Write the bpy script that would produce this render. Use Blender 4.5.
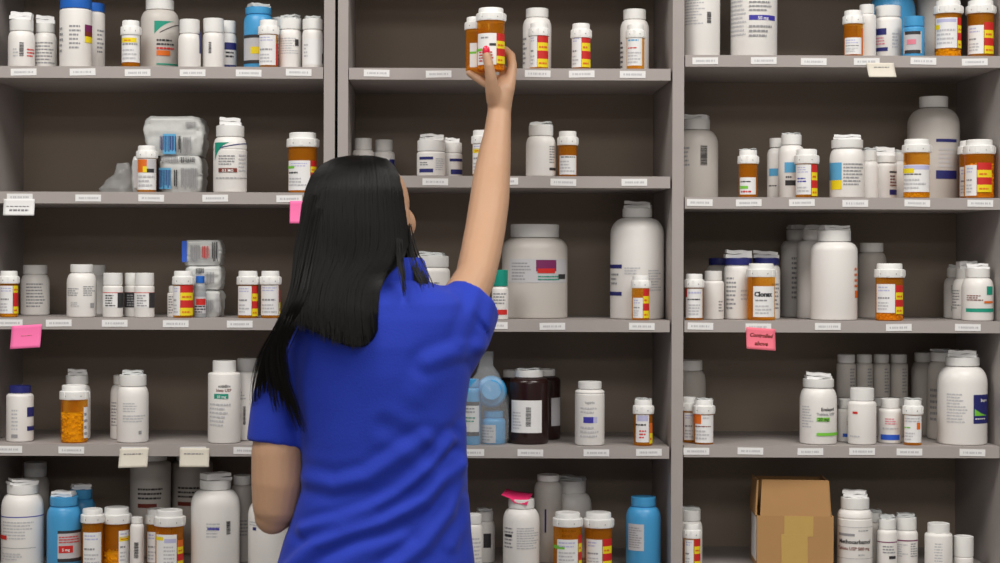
import bpy, math, random
from mathutils import Vector, Matrix, noise
for o in list(bpy.data.objects): bpy.data.objects.remove(o)
S = bpy.context.scene
COL = S.collection
random.seed(7)
R = math.radians
# ------------------------------------------------------------------ camera
F, CX, CY, DIST, CZ, TH = 1811.0, 440.0, 262.0, 3.45, 1.5, 0.0035
cam = bpy.data.cameras.new('camera'); camo = bpy.data.objects.new('camera', cam); COL.objects.link(camo)
camo.location = (0, -DIST, CZ)
camo.rotation_mode = 'XYZ'
camo.rotation_euler = (R(90), -TH, 0)
cam.sensor_width = 36; cam.lens = 36 * F / 1000.0
cam.shift_x = (500 - CX) / 1000.0; cam.shift_y = -(281.5 - CY) / 1000.0
cam.dof.use_dof = True; cam.dof.focus_distance = 3.30; cam.dof.aperture_fstop = 4.5
S.camera = camo
# ------------------------------------------------------------------ world, lights, exposure
w = bpy.data.worlds.new('world'); S.world = w; w.use_nodes = True
w.node_tree.nodes['Background'].inputs[0].default_value = (1.0, 0.97, 0.94, 1)
w.node_tree.nodes['Background'].inputs[1].default_value = 0.17
S.view_settings.view_transform = 'Standard'; S.view_settings.look = 'None'
S.view_settings.gamma = 1; S.view_settings.use_curve_mapping = False
S.view_settings.exposure = -0.08

def ceiling_panel(x, y, z, sx, sy, power):
    l = bpy.data.lights.new('ceiling_panel_light', 'AREA'); l.shape = 'RECTANGLE'; l.size = sx; l.size_y = sy
    l.energy = power; l.color = (1.0, 0.955, 0.90)
    o = bpy.data.objects.new('ceiling_panel_light', l); COL.objects.link(o); o.location = (x, y, z)
    return o
ceiling_panel(-0.9, -1.25, 3.05, 1.2, 0.9, 38)
ceiling_panel(1.1, -1.25, 3.05, 1.2, 0.9, 38)
ceiling_panel(0.1, -4.2, 3.05, 3.4, 1.2, 80)
ceiling_panel(0.1, -7.4, 3.05, 3.8, 1.2, 100)

# ------------------------------------------------------------------ helpers
def W(px, py, Y):
    dx, dy = px - CX, py - CY
    u, v = dx + dy * TH, dy - dx * TH
    d = Y + DIST
    return Vector((u * d / F, Y, CZ - v * d / F))
def lin(c):
    c /= 255.0
    return c / 12.92 if c <= 0.04045 else ((c + 0.055) / 1.055) ** 2.4
def rgb(c): return (lin(c[0]), lin(c[1]), lin(c[2]), 1)
MATS = {}
def mat(name, c=(200, 200, 200), rough=0.5, noise_amt=0.0, scale=40, bump=0.0, **kw):
    if name in MATS: return MATS[name]
    m = bpy.data.materials.new(name); m.use_nodes = True
    nt = m.node_tree; b = nt.nodes['Principled BSDF']
    b.inputs['Base Color'].default_value = rgb(c); b.inputs['Roughness'].default_value = rough
    for k, v in kw.items(): b.inputs[k.replace('_', ' ')].default_value = v
    if noise_amt or bump:
        tc = nt.nodes.new('ShaderNodeTexCoord'); n = nt.nodes.new('ShaderNodeTexNoise')
        n.inputs['Scale'].default_value = scale; n.inputs['Detail'].default_value = 5
        nt.links.new(tc.outputs['Object'], n.inputs['Vector'])
        if noise_amt:
            mx = nt.nodes.new('ShaderNodeMix'); mx.data_type = 'RGBA'; a = rgb(c)
            mx.inputs[6].default_value = tuple(min(1, v * (1 - noise_amt)) for v in a[:3]) + (1,)
            mx.inputs[7].default_value = tuple(min(1, v * (1 + noise_amt)) for v in a[:3]) + (1,)
            nt.links.new(n.outputs['Fac'], mx.inputs[0]); nt.links.new(mx.outputs[2], b.inputs['Base Color'])
        if bump:
            bp = nt.nodes.new('ShaderNodeBump'); bp.inputs['Strength'].default_value = bump; bp.inputs['Distance'].default_value = 0.002
            nt.links.new(n.outputs['Fac'], bp.inputs['Height']); nt.links.new(bp.outputs['Normal'], b.inputs['Normal'])
    MATS[name] = m
    return m
def see_through(name, tint, body, fac, rough=0.15):
    """tinted clear plastic: part plastic, part straight see-through"""
    if name in MATS: return MATS[name]
    m = mat(name, body, rough)
    nt = m.node_tree; b = nt.nodes['Principled BSDF']; out = nt.nodes['Material Output']
    t = nt.nodes.new('ShaderNodeBsdfTransparent'); t.inputs[0].default_value = tint
    mx = nt.nodes.new('ShaderNodeMixShader'); mx.inputs[0].default_value = fac
    nt.links.new(b.outputs[0], mx.inputs[1]); nt.links.new(t.outputs[0], mx.inputs[2]); nt.links.new(mx.outputs[0], out.inputs[0])
    return m
laminate = mat('grey_laminate', (168, 161, 158), 0.55, 0.05, 30)
backing = mat('grey_back_laminate', (146, 132, 118), 0.6, 0.06, 12)
gapm = mat('shadow_gap_edge', (40, 36, 34), 0.8)
white_plastic = mat('white_plastic', (238, 236, 233), 0.38)
cap_white = mat('white_cap_plastic', (240, 240, 238), 0.45)
paper = mat('white_paper', (236, 236, 236), 0.7)
amber = see_through('amber_plastic', (1.0, 0.76, 0.26, 1), (232, 138, 20), 0.68)
clearbag = see_through('clear_plastic_film', (0.97, 0.98, 0.98, 1), (225, 228, 230), 0.78, 0.08)
PAL = dict(w=(236, 236, 236), k=(48, 46, 50), g=(150, 150, 154), lg=(196, 196, 200), r=(205, 35, 30), y=(240, 215, 20),
           n=(35, 38, 110), b=(40, 90, 200), t=(20, 150, 125), gr=(120, 200, 60), o=(225, 110, 25), p=(120, 30, 90),
           lb=(90, 170, 215), pk=(225, 130, 150), br=(120, 45, 30), lv=(190, 190, 225), pu=(60, 55, 165))
def ink(k): return mat('ink_' + {'w':'white','k':'black','g':'grey','lg':'light_grey','r':'red','y':'yellow','n':'navy','b':'blue','t':'teal','gr':'lime','o':'orange','p':'plum','lb':'sky_blue','pk':'rose','br':'rust','lv':'lavender','pu':'violet'}[k], PAL[k], 0.6)

def link(o, parent=None):
    COL.objects.link(o)
    if parent: o.parent = parent
    return o
class MB:
    def __init__(s): s.v = []; s.f = []; s.m = []; s.mats = []
    def mi(s, m):
        if m not in s.mats: s.mats.append(m)
        return s.mats.index(m)
    def add(s, vs, fs, m):
        k = len(s.v); i = s.mi(m)
        s.v += [tuple(p) for p in vs]
        for f in fs: s.f.append(tuple(a + k for a in f)); s.m.append(i)
    def box(s, x0, x1, y0, y1, z0, z1, m, M=None):
        vs = [Vector(p) for p in ((x0,y0,z0),(x1,y0,z0),(x1,y1,z0),(x0,y1,z0),(x0,y0,z1),(x1,y0,z1),(x1,y1,z1),(x0,y1,z1))]
        if M: vs = [M @ p for p in vs]
        s.add(vs, [(0,3,2,1),(4,5,6,7),(0,1,5,4),(1,2,6,5),(2,3,7,6),(3,0,4,7)], m)
    def lathe(s, prof, m, n=40, rib=0.0, rib_range=None, M=None):
        vs = []; fs = []
        for i, (r, z) in enumerate(prof):
            for k in range(n):
                a = 2 * math.pi * k / n
                rr = r * (1 - rib * (k % 2)) if rib and rib_range[0] <= i <= rib_range[1] else r
                p = Vector((rr * math.sin(a), -rr * math.cos(a), z)); vs.append(M @ p if M else p)
        for i in range(len(prof) - 1):
            for k in range(n):
                k2 = (k + 1) % n
                fs.append((i*n+k, i*n+k2, (i+1)*n+k2, (i+1)*n+k))
        fs.append(tuple(range(n))[::-1]); fs.append(tuple((len(prof)-1)*n + k for k in range(n)))
        s.add(vs, fs, m)
    def patch(s, rad, a0, a1, z0, z1, m, off=0.0003, nz=1, skew=0.0):
        n = max(1, math.ceil(abs(a1 - a0) / 0.09)); vs = []; fs = []
        for j in (0, 1):
            for i in range(n + 1):
                a = a0 + (a1 - a0) * i / n; r = rad + off
                vs.append((r * math.sin(a), -r * math.cos(a), (z0, z1)[j] + skew * (i / n)))
        for i in range(n): fs.append((i, i + 1, n + 2 + i, n + 1 + i))
        s.add(vs, fs, m)
    def build(s, name, parent=None, smooth=35):
        me = bpy.data.meshes.new(name); me.from_pydata(s.v, [], s.f)
        for m in s.mats: me.materials.append(m)
        me.polygons.foreach_set('material_index', s.m)
        if smooth: me.shade_smooth(); me.set_sharp_from_angle(angle=R(smooth))
        me.update()
        return link(bpy.data.objects.new(name, me), parent)
def empty(name, loc, rz=0):
    o = bpy.data.objects.new(name, None); o.empty_display_size = 0.02; COL.objects.link(o)
    o.location = loc; o.rotation_euler = (0, 0, rz); return o
USED = set()
def tag(o, label, cat, group=None):
    n = len(label.split())
    if not 4 <= n <= 16: print('LABEL LENGTH', n, label)
    if label in USED: print('DUPLICATE LABEL', label)
    USED.add(label)
    o['label'] = label; o['category'] = cat
    if group: o['group'] = group
    return o
def struct(o): o['kind'] = 'structure'; return o
GL = {}
def glyphs(s, shear=0.0, bold=0.0):
    if (s, shear, bold) in GL: return GL[(s, shear, bold)]
    c = bpy.data.curves.new('lettering', 'FONT'); c.body = s; c.size = 1; c.align_x = 'CENTER'; c.shear = shear; c.offset = bold
    c.resolution_u = 2
    o = bpy.data.objects.new('lettering', c); COL.objects.link(o)
    me = bpy.data.meshes.new_from_object(o.evaluated_get(bpy.context.evaluated_depsgraph_get()))
    r = ([tuple(v.co) for v in me.vertices], [tuple(p.vertices) for p in me.polygons])
    bpy.data.objects.remove(o); bpy.data.curves.remove(c); bpy.data.meshes.remove(me)
    GL[(s, shear, bold)] = r
    return r

# ------------------------------------------------------------------ room
mb = MB(); mb.box(-2.6, 2.6, -4.6, 0.36, -0.05, 0, mat('floor_vinyl', (150, 144, 136), 0.5, 0.08, 6)); struct(mb.build('floor', smooth=0))
mb = MB(); mb.box(-2.6, 2.6, 0.34, 0.42, 0, 3.1, mat('wall_paint', (196, 190, 182), 0.8, 0.03, 20)); struct(mb.build('wall_back', smooth=0))

# ------------------------------------------------------------------ shelving
DEPTH, TK = 0.30, 0.0222
BAYS = {'L': (-13, 323), 'C': (347.7, 671.5), 'R': (684, 1001)}
TOPS = {'L': [-60, 66.5, 192, 318, 444.5, 571], 'C': [-45, 68.3, 176, 320, 446.5, 572], 'R': [-70, 55.5, 197.5, 321, 446, 571.5]}
NAMES = {'L': 'left', 'C': 'middle', 'R': 'right'}
ORD = ['', 'top', 'second', 'third', 'fourth', 'bottom']
def wx(px): return W(px, CY, 0).x
SHZ = {}
TOPZ = 2.42
TAGS = {'L1': [23,82,137,192,248,298], 'L2': [19.6,88,151,215,289], 'L3': [10,59,115,176,240], 'L4': [10,72,135,194,247],
        'C1': [376,438,537,581,632], 'C2': [435,505,563,634], 'C3': [430,495,552.6,642], 'C4': [472,531,597,649.5],
        'R1': [704.5,763,813,866,922.6,974], 'R2': [699.5,748.5,801.6,855,917,980], 'R3': [700.6,758.5,828,899,968],
        'R4': [697,751,811,862.7,910,973]}
def upright(root, x0, x1):
    mb = MB(); mb.box(x0, x1, 0, DEPTH + 0.012, 0.0, TOPZ, laminate); return mb.build('upright', root, 0)
def make_unit(bays, ups, label):
    x0, x1 = ups[0][0], ups[-1][1]
    root = empty('shelving_unit', ((x0 + x1) / 2, 0, 0)); cx = (x0 + x1) / 2
    for a, b in ups: upright(root, a - cx, b - cx)
    for bay in bays:
        a, b = wx(BAYS[bay][0]) - cx, wx(BAYS[bay][1]) - cx
        mb = MB(); mb.box(a, b, DEPTH, DEPTH + 0.012, 0, TOPZ, backing); mb.build('back_panel', root, 0)
        mid = sum(BAYS[bay]) / 2
        zs = []
        for i, py in enumerate(TOPS[bay]):
            z = W(mid, py, 0).z; SHZ[bay + str(i)] = z; zs.append((z, bay + str(i)))
        for k, z in enumerate((0.68, 0.44, 0.2)): zs.append((z, None))
        zs.append((0.1, None)); zs.append((TOPZ, None))
        for z, key in zs:
            mb = MB(); g = 0.0012
            mb.box(a + g, b - (0.003 if bay == 'C' else g), 0.0, DEPTH - 0.0005, z - TK, z, laminate)
            sh = mb.build('shelf', root, 0)
            for px in TAGS.get(key, []):
                c = wx(px) - cx; tw, th = 0.0245, 0.0066
                zc = z - TK * 0.5 + random.uniform(-.001, .001); rr = random.uniform(-.02, .02)
                t = MB(); M = Matrix.Translation((c, -0.0005, zc)) @ Matrix.Rotation(rr, 4, 'Y')
                t.box(-tw, tw, -0.0004, 0.0004, -th, th, paper, M)
                xx = -tw * .72
                while xx < tw * .7:
                    ww = random.uniform(.0015, .0032)
                    t.box(xx, xx + ww, -0.0007, -0.0003, -0.0019, 0.0019, ink('lg'), M); xx += ww + random.choice((.0008, .0008, .0022))
                t.build('shelf_label', sh, 0)
    mb = MB(); mb.box(x0 - cx + .01, x1 - cx - .01, 0.012, 0.03, 0, 0.08, backing); mb.build('kick_board', root, 0)
    return tag(root, label, 'shelves')
make_unit(['L'], [(wx(-25), wx(-13)), (wx(323.3), wx(334.2))], 'grey laminate open shelving unit with one bay at the left, full of medicine bottles')
make_unit(['C', 'R'], [(wx(337.2), wx(347.5)), (wx(672), wx(683.5)), (wx(1001.4), wx(1013))], 'grey laminate open shelving unit with two bays, middle and right')

# ------------------------------------------------------------------ bottles and vials
PLACED = {}
def solve(shelf, x0, x1, b, fixedlist, mf=1.0):
    """find the depth where the thing stands free of those already placed on this shelf"""
    z = SHZ[shelf]; bx0, bx1 = wx(BAYS[shelf[0]][0]), wx(BAYS[shelf[0]][1])
    xm = (x0 + x1) / 2
    while True:
        r = 0.02
        for _ in range(6):
            Y = b + r; r = (x1 - x0) / 2 * (Y + DIST) / F
        x = W(xm, CY + 1, Y).x
        ok = all((x - q[0]) ** 2 + (Y - q[1]) ** 2 >= (r * 1.12 + q[2] * 1.12) ** 2 for q in fixedlist)
        if ok or b + 2 * r > DEPTH - 0.006: break
        b += 0.002
    if not ok: print('CROWDED', shelf, x0, x1, round(b, 3))
    if Y + r > DEPTH - 0.002: Y = DEPTH - 0.002 - r
    x = max(bx0 + r * mf + 0.0012, min(bx1 - r * mf - 0.0012, x))
    return x, Y, r, z
def U(u): return math.asin(max(-0.995, min(0.995, 2 * u - 1)))
def print_label(root, rad, H, items, name='label', base_off=0.0003):
    """items: r rect / t rows of small print / T lettering / c curved wedge, in fractions of the width seen and the height"""
    mb = MB(); off = base_off
    for it in items:
        k = it[0]; off += 0.0002
        if k == 'r':
            _, u0, u1, v0, v1, c = it; mb.patch(rad, U(u0), U(u1), v0 * H, v1 * H, ink(c) if isinstance(c, str) else c, off)
        elif k == 't':
            _, u0, u1, v0, v1, n, c = it
            hh = (v1 - v0) * H / n
            for i in range(n):
                z = v1 * H - (i + .5) * hh; a = U(u0); end = U(u0) + (U(u1) - U(u0)) * random.uniform(.6, 1)
                while a < end:
                    wd = random.uniform(.0025, .008) / rad; a2 = min(a + wd, end)
                    mb.patch(rad, a, a2, z - hh * .22, z + hh * .22, ink(c), off); a = a2 + .0012 / rad
        elif k == 'b':
            _, u0, u1, v0, v1, c = it; z = v0 * H        # bar code, stacked bars
            while z < v1 * H:
                h = random.uniform(.0006, .0018); mb.patch(rad, U(u0), U(u1), z, z + h, ink(c), off); z += h + random.uniform(.0005, .0012)
        elif k == 'T':
            _, u, v, size, s, c = it[:6]; vs, fs = glyphs(s, 0, 0.02 if len(it) < 7 else it[6]); a0 = U(u); z0 = v * H; r = rad + off
            mb.add([(r * math.sin(a0 + p[0] * size / r), -r * math.cos(a0 + p[0] * size / r), z0 + p[1] * size) for p in vs], fs, ink(c))
        elif k == 'c':
            _, u0, u1, v0, v1, c = it; n = 10; vs = []; fs = []; r = rad + off      # corner wedge with a concave edge
            for i in range(n + 1):
                t = i / n; a = U(u0) + (U(u1) - U(u0)) * t; z1 = v1 * H; z = z1 - (v1 - v0) * H * (1 - t) ** 2.2
                vs += [(r * math.sin(a), -r * math.cos(a), z), (r * math.sin(a), -r * math.cos(a), z1)]
            for i in range(n): fs.append((2*i, 2*i+2, 2*i+3, 2*i+1))
            mb.add(vs, fs, ink(c))
        elif k == 'C':
            _, u0, u1, v0, v1, c = it; n = 12; vs = []; fs = []; r = rad + off      # thin rising arc
            for i in range(n + 1):
                t = i / n; a = U(u0) + (U(u1) - U(u0)) * t; z = v0 * H + (v1 - v0) * H * math.sin(t * math.pi / 2)
                vs += [(r * math.sin(a), -r * math.cos(a), z - .0009), (r * math.sin(a), -r * math.cos(a), z + .0009)]
            for i in range(n): fs.append((2*i, 2*i+2, 2*i+3, 2*i+1))
            mb.add(vs, fs, ink(c))
    return mb.build(name, root)
def plastic(c):
    if c == 'white': return white_plastic
    return {'blue': lambda: mat('blue_plastic', (72, 160, 215), 0.35), 'brown': lambda: mat('dark_brown_plastic', (42, 22, 20), 0.25),
            'navy': lambda: mat('navy_plastic', (40, 45, 120), 0.4), 'royal': lambda: mat('royal_blue_plastic', (35, 105, 200), 0.4),
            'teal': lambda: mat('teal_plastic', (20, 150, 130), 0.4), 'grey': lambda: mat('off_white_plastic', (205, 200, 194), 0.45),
            'clear': lambda: see_through('clear_plastic', (.9, .93, .95, 1), (200, 205, 210), .5)}[c]()
def leaflet(root, r, z, hh, kind=1):
    mb = MB(); zz = z; n = 2
    wv = (r * random.uniform(.72, .98), r * random.uniform(.42, .6)); a0 = random.uniform(-.5, .5)
    for i in range(n):
        t = hh / n; M = Matrix.Translation((random.uniform(-.06, .06) * r, random.uniform(-.1, .1) * r, zz)) @ Matrix.Rotation(a0 + random.uniform(-.08, .08), 4, 'Z') @ Matrix.Rotation(random.uniform(-.03, .08), 4, 'Y')
        s = 1 - .04 * i; nx = 6; vs = []
        for j in (0, 1):                                      # a folded sheet: gently rippled slab
            for ix in range(nx + 1):
                for sy in (-1, 1):
                    x = -wv[0] + 2 * wv[0] * ix / nx
                    vs.append(M @ Vector((x * s, sy * wv[1] * s, (j * t * .9) + .0008 * math.sin(ix * 1.7 + i + a0 * 9))))
        fs = []; q = 2 * (nx + 1)
        for ix in range(nx):
            a = 2 * ix; fs += [(a, a+1, a+3, a+2), (q+a, q+a+2, q+a+3, q+a+1), (a, a+2, q+a+2, q+a), (a+1, q+a+1, q+a+3, a+3)]
        fs += [(0, q, q+1, 1), (q-2, q-1, 2*q-1, 2*q-2)]
        mb.add(vs, fs, paper if kind == 1 else mat('clear_wrapped_paper', (205, 208, 208), .3)); zz += t
    return mb.build('folded_leaflet', root, 25)
GROUPS = {}
def bottle(shelf, x0, x1, yt, desc, b=0.012, cap=None, ch=None, col='white', capcol=None, lab=None, leaf=0, lean=0.0,
           neck=None, sh=0.34, rot=0.0, grp='medicine bottles', kind='medicine_bottle', sq=0, base_z=None, label_bg=None, bandneck=0):
    """x0, x1: width seen; yt: top of the cap; cap=(left, right); ch: cap height"""
    pl = PLACED.setdefault(shelf if base_z is None else shelf + 'u', [])
    x, Y, r, z = solve(shelf, x0, x1, b, pl); pl.append((x, Y, r))
    if base_z is not None: z = base_z
    k = F / (Y + DIST)
    H = W((x0 + x1) / 2, yt, Y).z - z
    cap = cap or (x0 + (x1 - x0) * .1, x1 - (x1 - x0) * .1)
    rc = (cap[1] - cap[0]) / 2 / k; hc = (ch or 11) / k
    rn = (neck / 2 / k) if neck else rc * .93
    root = empty(kind, (x, Y, z + 0.0002), math.atan2(x, Y + DIST) * -1 + rot)
    if lean: root.rotation_euler = (0, lean, root.rotation_euler[2])
    zb = H - hc                                              # underside of the cap
    hs = min(r * sh * 2, zb * .5); zs = zb - hs - .0012     # where the shoulder starts
    br = min(.004, r * .15)
    prof = [(r - br, 0), (r - br * .3, br * .3), (r, br)]
    if bandneck: prof += [(r, zs - .004), (r * .975, zs - .003), (r * .975, zs - .0015), (r, zs)]
    prof += [(r, zs)]
    for i in range(1, 8):
        t = i / 7 * math.pi / 2
        prof.append((rn * .93 + (r - rn * .93) * math.cos(t), zs + hs * math.sin(t)))
    prof += [(rn * .93, zb + .0006)]
    mb = MB()
    mb.lathe(prof, plastic(col), 48)
    body = mb.build('body', root)
    if sq:                                                   # rounded-square section
        for v in body.data.vertices:
            a = math.atan2(v.co.x, -v.co.y); q = 1 + sq * (abs(math.sin(2 * a)) ** 1.5); v.co.x *= q; v.co.y *= q
    cm = plastic(capcol) if capcol else cap_white
    mb = MB(); e = min(.0018, hc * .2)
    mb.lathe([(rc * .97, zb), (rc, zb + e * .6), (rc, H - e), (rc * .985, H - e * .35), (rc * .93, H), (rc * .86, H), (rc * .84, H - .0006), (rc * .3, H - .0006)], cm, 56, .035, (1, 2))
    mb.build('cap', root)
    if lab: print_label(root, r, H, lab)
    if leaf: leaflet(root, rc, H, leaf / k, 1 if leaf >= 5 else 2)
    return tag(root, desc + " on the %s bay's %s shelf" % (NAMES[shelf[0]], ORD[int(shelf[1])]), 'bottle', '%s on the %s bay\'s %s shelf' % (grp, NAMES[shelf[0]], ORD[int(shelf[1])]))
STK = 'ryry'
def pill_fill(root, r, z0, z1, m):
    mb = MB(); rnd = random.Random(3); n = int(70 * (z1 - z0) / .03) + 20
    for i in range(n):
        a = rnd.uniform(0, 2 * math.pi); q = r * .86; c = Vector((q * math.sin(a), q * math.cos(a), z0 + .003 + (z1 - z0) * (i / n)))
        s = r * .13; M = Matrix.Translation(c) @ Matrix.Rotation(rnd.uniform(0, 6), 4, 'Z') @ Matrix.Rotation(rnd.uniform(0, 3), 4, 'X')
        mb.lathe([(s * .5, -s * .45), (s, -s * .2), (s, s * .2), (s * .5, s * .45)], m, 7, M=M)
    mb.lathe([(r * .82, z0), (r * .84, z1), (r * .3, z1 + .002)], m, 20)
    o = mb.build('pills', root); o['kind'] = 'stuff'; return o
def vial_geo(root, r, H, hc, cr, lab, stk, fill, extra, bag=0):
    zb = H - hc
    mb = MB(); mb.lathe([(r * .93, 0), (r * .985, .0012), (r, .003), (r, zb + .001), (r * .9, zb + .001)], amber, 40); mb.build('body', root)
    mb = MB(); rc = r * cr; hs = hc * .56
    n = 48
    mb.lathe([(rc * .99, zb - .001), (rc, zb), (rc * .985, zb + hs - .001), (rc * .95, zb + hs), (rc * .83, zb + hs + .0004), (rc * .82, H - .0016), (rc * .79, H - .0004), (rc * .74, H), (rc * .6, H), (rc * .58, H - .0008), (rc * .2, H - .0008)], cap_white, n)
    for a in (-.95, .1, .8, 2.2, 3.5, 4.6):                    # grip tabs and arrow marks of the child-proof cap
        M = Matrix.Rotation(-a, 4, 'Z'); tw = rc * .1
        mb.box(-tw, tw, -rc * 1.02, -rc * .9, zb + hs * .1, zb + hs * .9, cap_white, M)
    for a in (-.62, .45):
        rr = rc + .0003; s = .0011; zc = zb + hs * .42
        mb.add([(rr * math.sin(a - s / rr), -rr * math.cos(a - s / rr), zc - s), (rr * math.sin(a + s / rr), -rr * math.cos(a + s / rr), zc - s), (rr * math.sin(a), -rr * math.cos(a), zc + s)], [(0, 1, 2)], ink('k'))
    mb.build('safety_cap', root)
    if fill: pill_fill(root, r, .0015, fill[0] * H, mat('pills_' + fill[1], {'yellow': (250, 225, 70), 'white': (230, 225, 215), 'orange': (255, 195, 90)}[fill[1]], .5))
    if lab:
        u0, u1, v0, v1 = lab
        it = [('r', u0, u1, v0, v1, 'w')] + (extra or [('t', u0 + .06, u1 - .08, v1 - .14, v1 - .03, 2, 'lv'), ('t', u0 + .05, u1 - .1, v0 + (v1 - v0) * .45, v0 + (v1 - v0) * .58, 1, 'g'), ('t', u0 + .05, u1 - .1, v0 + .04, v0 + (v1 - v0) * .4, 3, 'lg')])
        print_label(root, r, H, it)
    if stk:
        u0, u1, v0, v1, pat = stk; n = len(pat)
        it = [('r', u0, u1, v1 - (v1 - v0) * (i + 1) / n, v1 - (v1 - v0) * i / n, c) for i, c in enumerate(pat)]
        it += [('t', u0 + (u1 - u0) * .15, u1 - (u1 - u0) * .1, v1 - (v1 - v0) * (i + .8) / n, v1 - (v1 - v0) * (i + .3) / n, 1, 'o') for i, c in enumerate(pat) if c == 'y']
        print_label(root, r, H, it, 'warning_sticker', .0005)
def vial(shelf, x0, x1, yt, desc, b=0.008, ch=13, lab=(.06, .8, .05, .68), stk=None, fill=None, extra=None, rot=0, cr=1.14, leaf=0, grp='amber pharmacy vials'):
    pl = PLACED.setdefault(shelf, [])
    x, Y, r, z = solve(shelf, x0, x1, b, pl, cr * 1.04); pl.append((x, Y, r * 1.05))
    k = F / (Y + DIST); H = W((x0 + x1) / 2, yt, Y).z - z
    root = empty('pill_vial', (x, Y, z + .0002), -math.atan2(x, Y + DIST) + rot)
    vial_geo(root, r, H, ch / k, cr, lab, stk, fill, extra)
    if leaf: leaflet(root, r, H, leaf / k, 2)
    return tag(root, desc + " on the %s bay's %s shelf" % (NAMES[shelf[0]], ORD[int(shelf[1])]), 'pill bottle', '%s on the %s bay\'s %s shelf' % (grp, NAMES[shelf[0]], ORD[int(shelf[1])]))

def fine(u0=.12, u1=.6, v0=.2, v1=.6, n=6, c='g'): return [('t', u0, u1, v0, v1, n, c)]
RY = (.66, .98, .03, .72, 'ryry')

# ---- left bay, top shelf
bottle('L1', 7.5, 34, 20.5, 'white bottle with folded leaflet, leftmost', cap=(10, 33.5), ch=11, leaf=8, lab=[('b', .42, .58, .22, .5, 'k'), ('t', .7, .98, .2, .4, 3, 'r'), ('t', .2, .4, .2, .4, 3, 'lg')])
bottle('L1', 33, 56, 24, 'white bottle behind the leftmost one', b=.05, cap=(35, 54), ch=9, leaf=8, lab=[('t', .1, .9, .1, .6, 7, 'g')])
bottle('L1', 59, 91, 0, 'tall straight white bottle with bright blue cap, front one', cap=(59.5, 91), ch=9.5, capcol='royal', sh=.06, lab=[('t', .3, .72, .25, .62, 6, 'g'), ('r', .77, .99, .52, .62, 'p'), ('r', .77, .99, .45, .52, 'br'), ('r', .77, .99, .36, .45, 'y'), ('t', .03, .12, .2, .6, 5, 'g')])
bottle('L1', 78, 104, 4, 'tall straight white bottle with blue cap, rear one', b=.06, cap=(79, 104), ch=8.5, capcol='royal', sh=.06, lab=[('t', .7, .95, .25, .62, 6, 'g')])
vial('L1', 121, 139, 21, 'small vial covered by a white label with yellow strip', ch=14, lab=(.02, .98, .1, .85), stk=(.04, .8, .52, .62, 'y'))
bottle('L1', 140, 178, 0.5, 'off white bottle with teal label corner and orange patch', b=.06, col='grey', cap=(145, 173), ch=10, sh=.3, lab=[('c', .36, .9, .5, .68, 't'), ('C', .5, .98, .52, .64, 'k'), ('t', .42, .95, .33, .44, 2, 'k'), ('t', .42, .95, .27, .33, 1, 'r'), ('r', .42, .76, .2, .27, 'o'), ('r', .42, .98, .07, .09, 't')])
bottle('L1', 177.5, 200, 20, 'blank sided white bottle, left one of a trio', cap=(180, 200), ch=14, lab=[('r', .93, .995, .3, .75, 'n')])
bottle('L1', 202, 223.5, 19, 'white bottle with small vertical barcode, middle of its trio', cap=(202.5, 223), ch=14, lab=[('b', .28, .4, .3, .52, 'k')])
bottle('L1', 214, 236, 21.5, 'white bottle with navy striped label, right of its trio', b=.05, cap=(215, 235.5), ch=12, lab=[('r', .45, .97, .42, .56, 'n'), ('r', .45, .97, .06, .12, 'n'), ('t', .5, .95, .25, .4, 2, 'k')])
bottle('L1', 243, 272, 8, 'light blue bottle with black striped label', b=.05, cap=(245, 271), ch=7, col='blue', capcol='blue', leaf=4, lab=[('r', .02, .9, .12, .5, 'lg'), ('r', .02, .9, .5, .55, 'k'), ('r', .02, .9, .1, .15, 'k'), ('r', .25, .6, .25, .36, 'y')])
vial('L1', 258.5, 277, 20.5, 'amber vial in front of the light blue bottle', ch=14, lab=(.02, .88, .05, .68), stk=(.9, .995, .05, .5, 'r'))
bottle('L1', 268, 290, 18, 'white bottle half hidden behind an amber vial', b=.07, ch=9, lab=fine())
bottle('L1', 278, 301, 19.5, 'white bottle with flat leaflet, second from the right end', cap=(278.5, 300.5), ch=10.5, leaf=4, lab=[('t', .08, .85, .28, .62, 7, 'lg'), ('r', .7, .85, .45, .58, 'k')])
bottle('L1', 301.5, 322, 19.5, 'white bottle with leaflet at the right end', cap=(301.5, 321.5), ch=10.5, leaf=3, lab=[('r', .06, .995, .06, .58, 'w'), ('r', .95, .99, .1, .3, 'k'), ('t', .1, .3, .2, .5, 4, 'lg')])
# ---- left bay, second shelf
vial('L2', 137, 156, 146, 'small vial with orange and white picture label', ch=12, lab=(.03, .97, .05, .72), extra=[('r', .05, .5, .42, .7, 'o'), ('r', .5, .95, .42, .7, 'lg'), ('r', .5, .85, .42, .5, 'k'), ('r', .3, .5, .42, .55, 'y'), ('t', .1, .9, .1, .38, 3, 'lg')])
bottle('L2', 213, 246.5, 126, 'white bottle with green label corner and draped leaflet', cap=(216, 244), ch=11, leaf=8, bandneck=1, lab=[('c', .06, .55, .48, .74, 't'), ('C', .2, .99, .66, .73, 'n'), ('t', .17, .7, .4, .56, 4, 'g'), ('t', .75, .97, .3, .58, 5, 'lg'), ('r', .17, .7, .3, .36, 'br'), ('T', .43, .305, .0075, '0.5 MG', 'w'), ('t', .1, .98, .2, .23, 1, 'g')])
vial('L2', 288, 316.5, 133, 'large amber vial with orange contents', ch=14, lab=(.02, .76, .04, .53), stk=(.77, .97, .14, .53, 'ryrr'), fill=(.1, 'orange'), extra=[('t', .1, .7, .42, .5, 2, 'lv'), ('r', .0, .22, .4, .44, 'gr'), ('t', .05, .5, .3, .36, 1, 'k'), ('t', .05, .7, .1, .26, 3, 'lg')])
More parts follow.
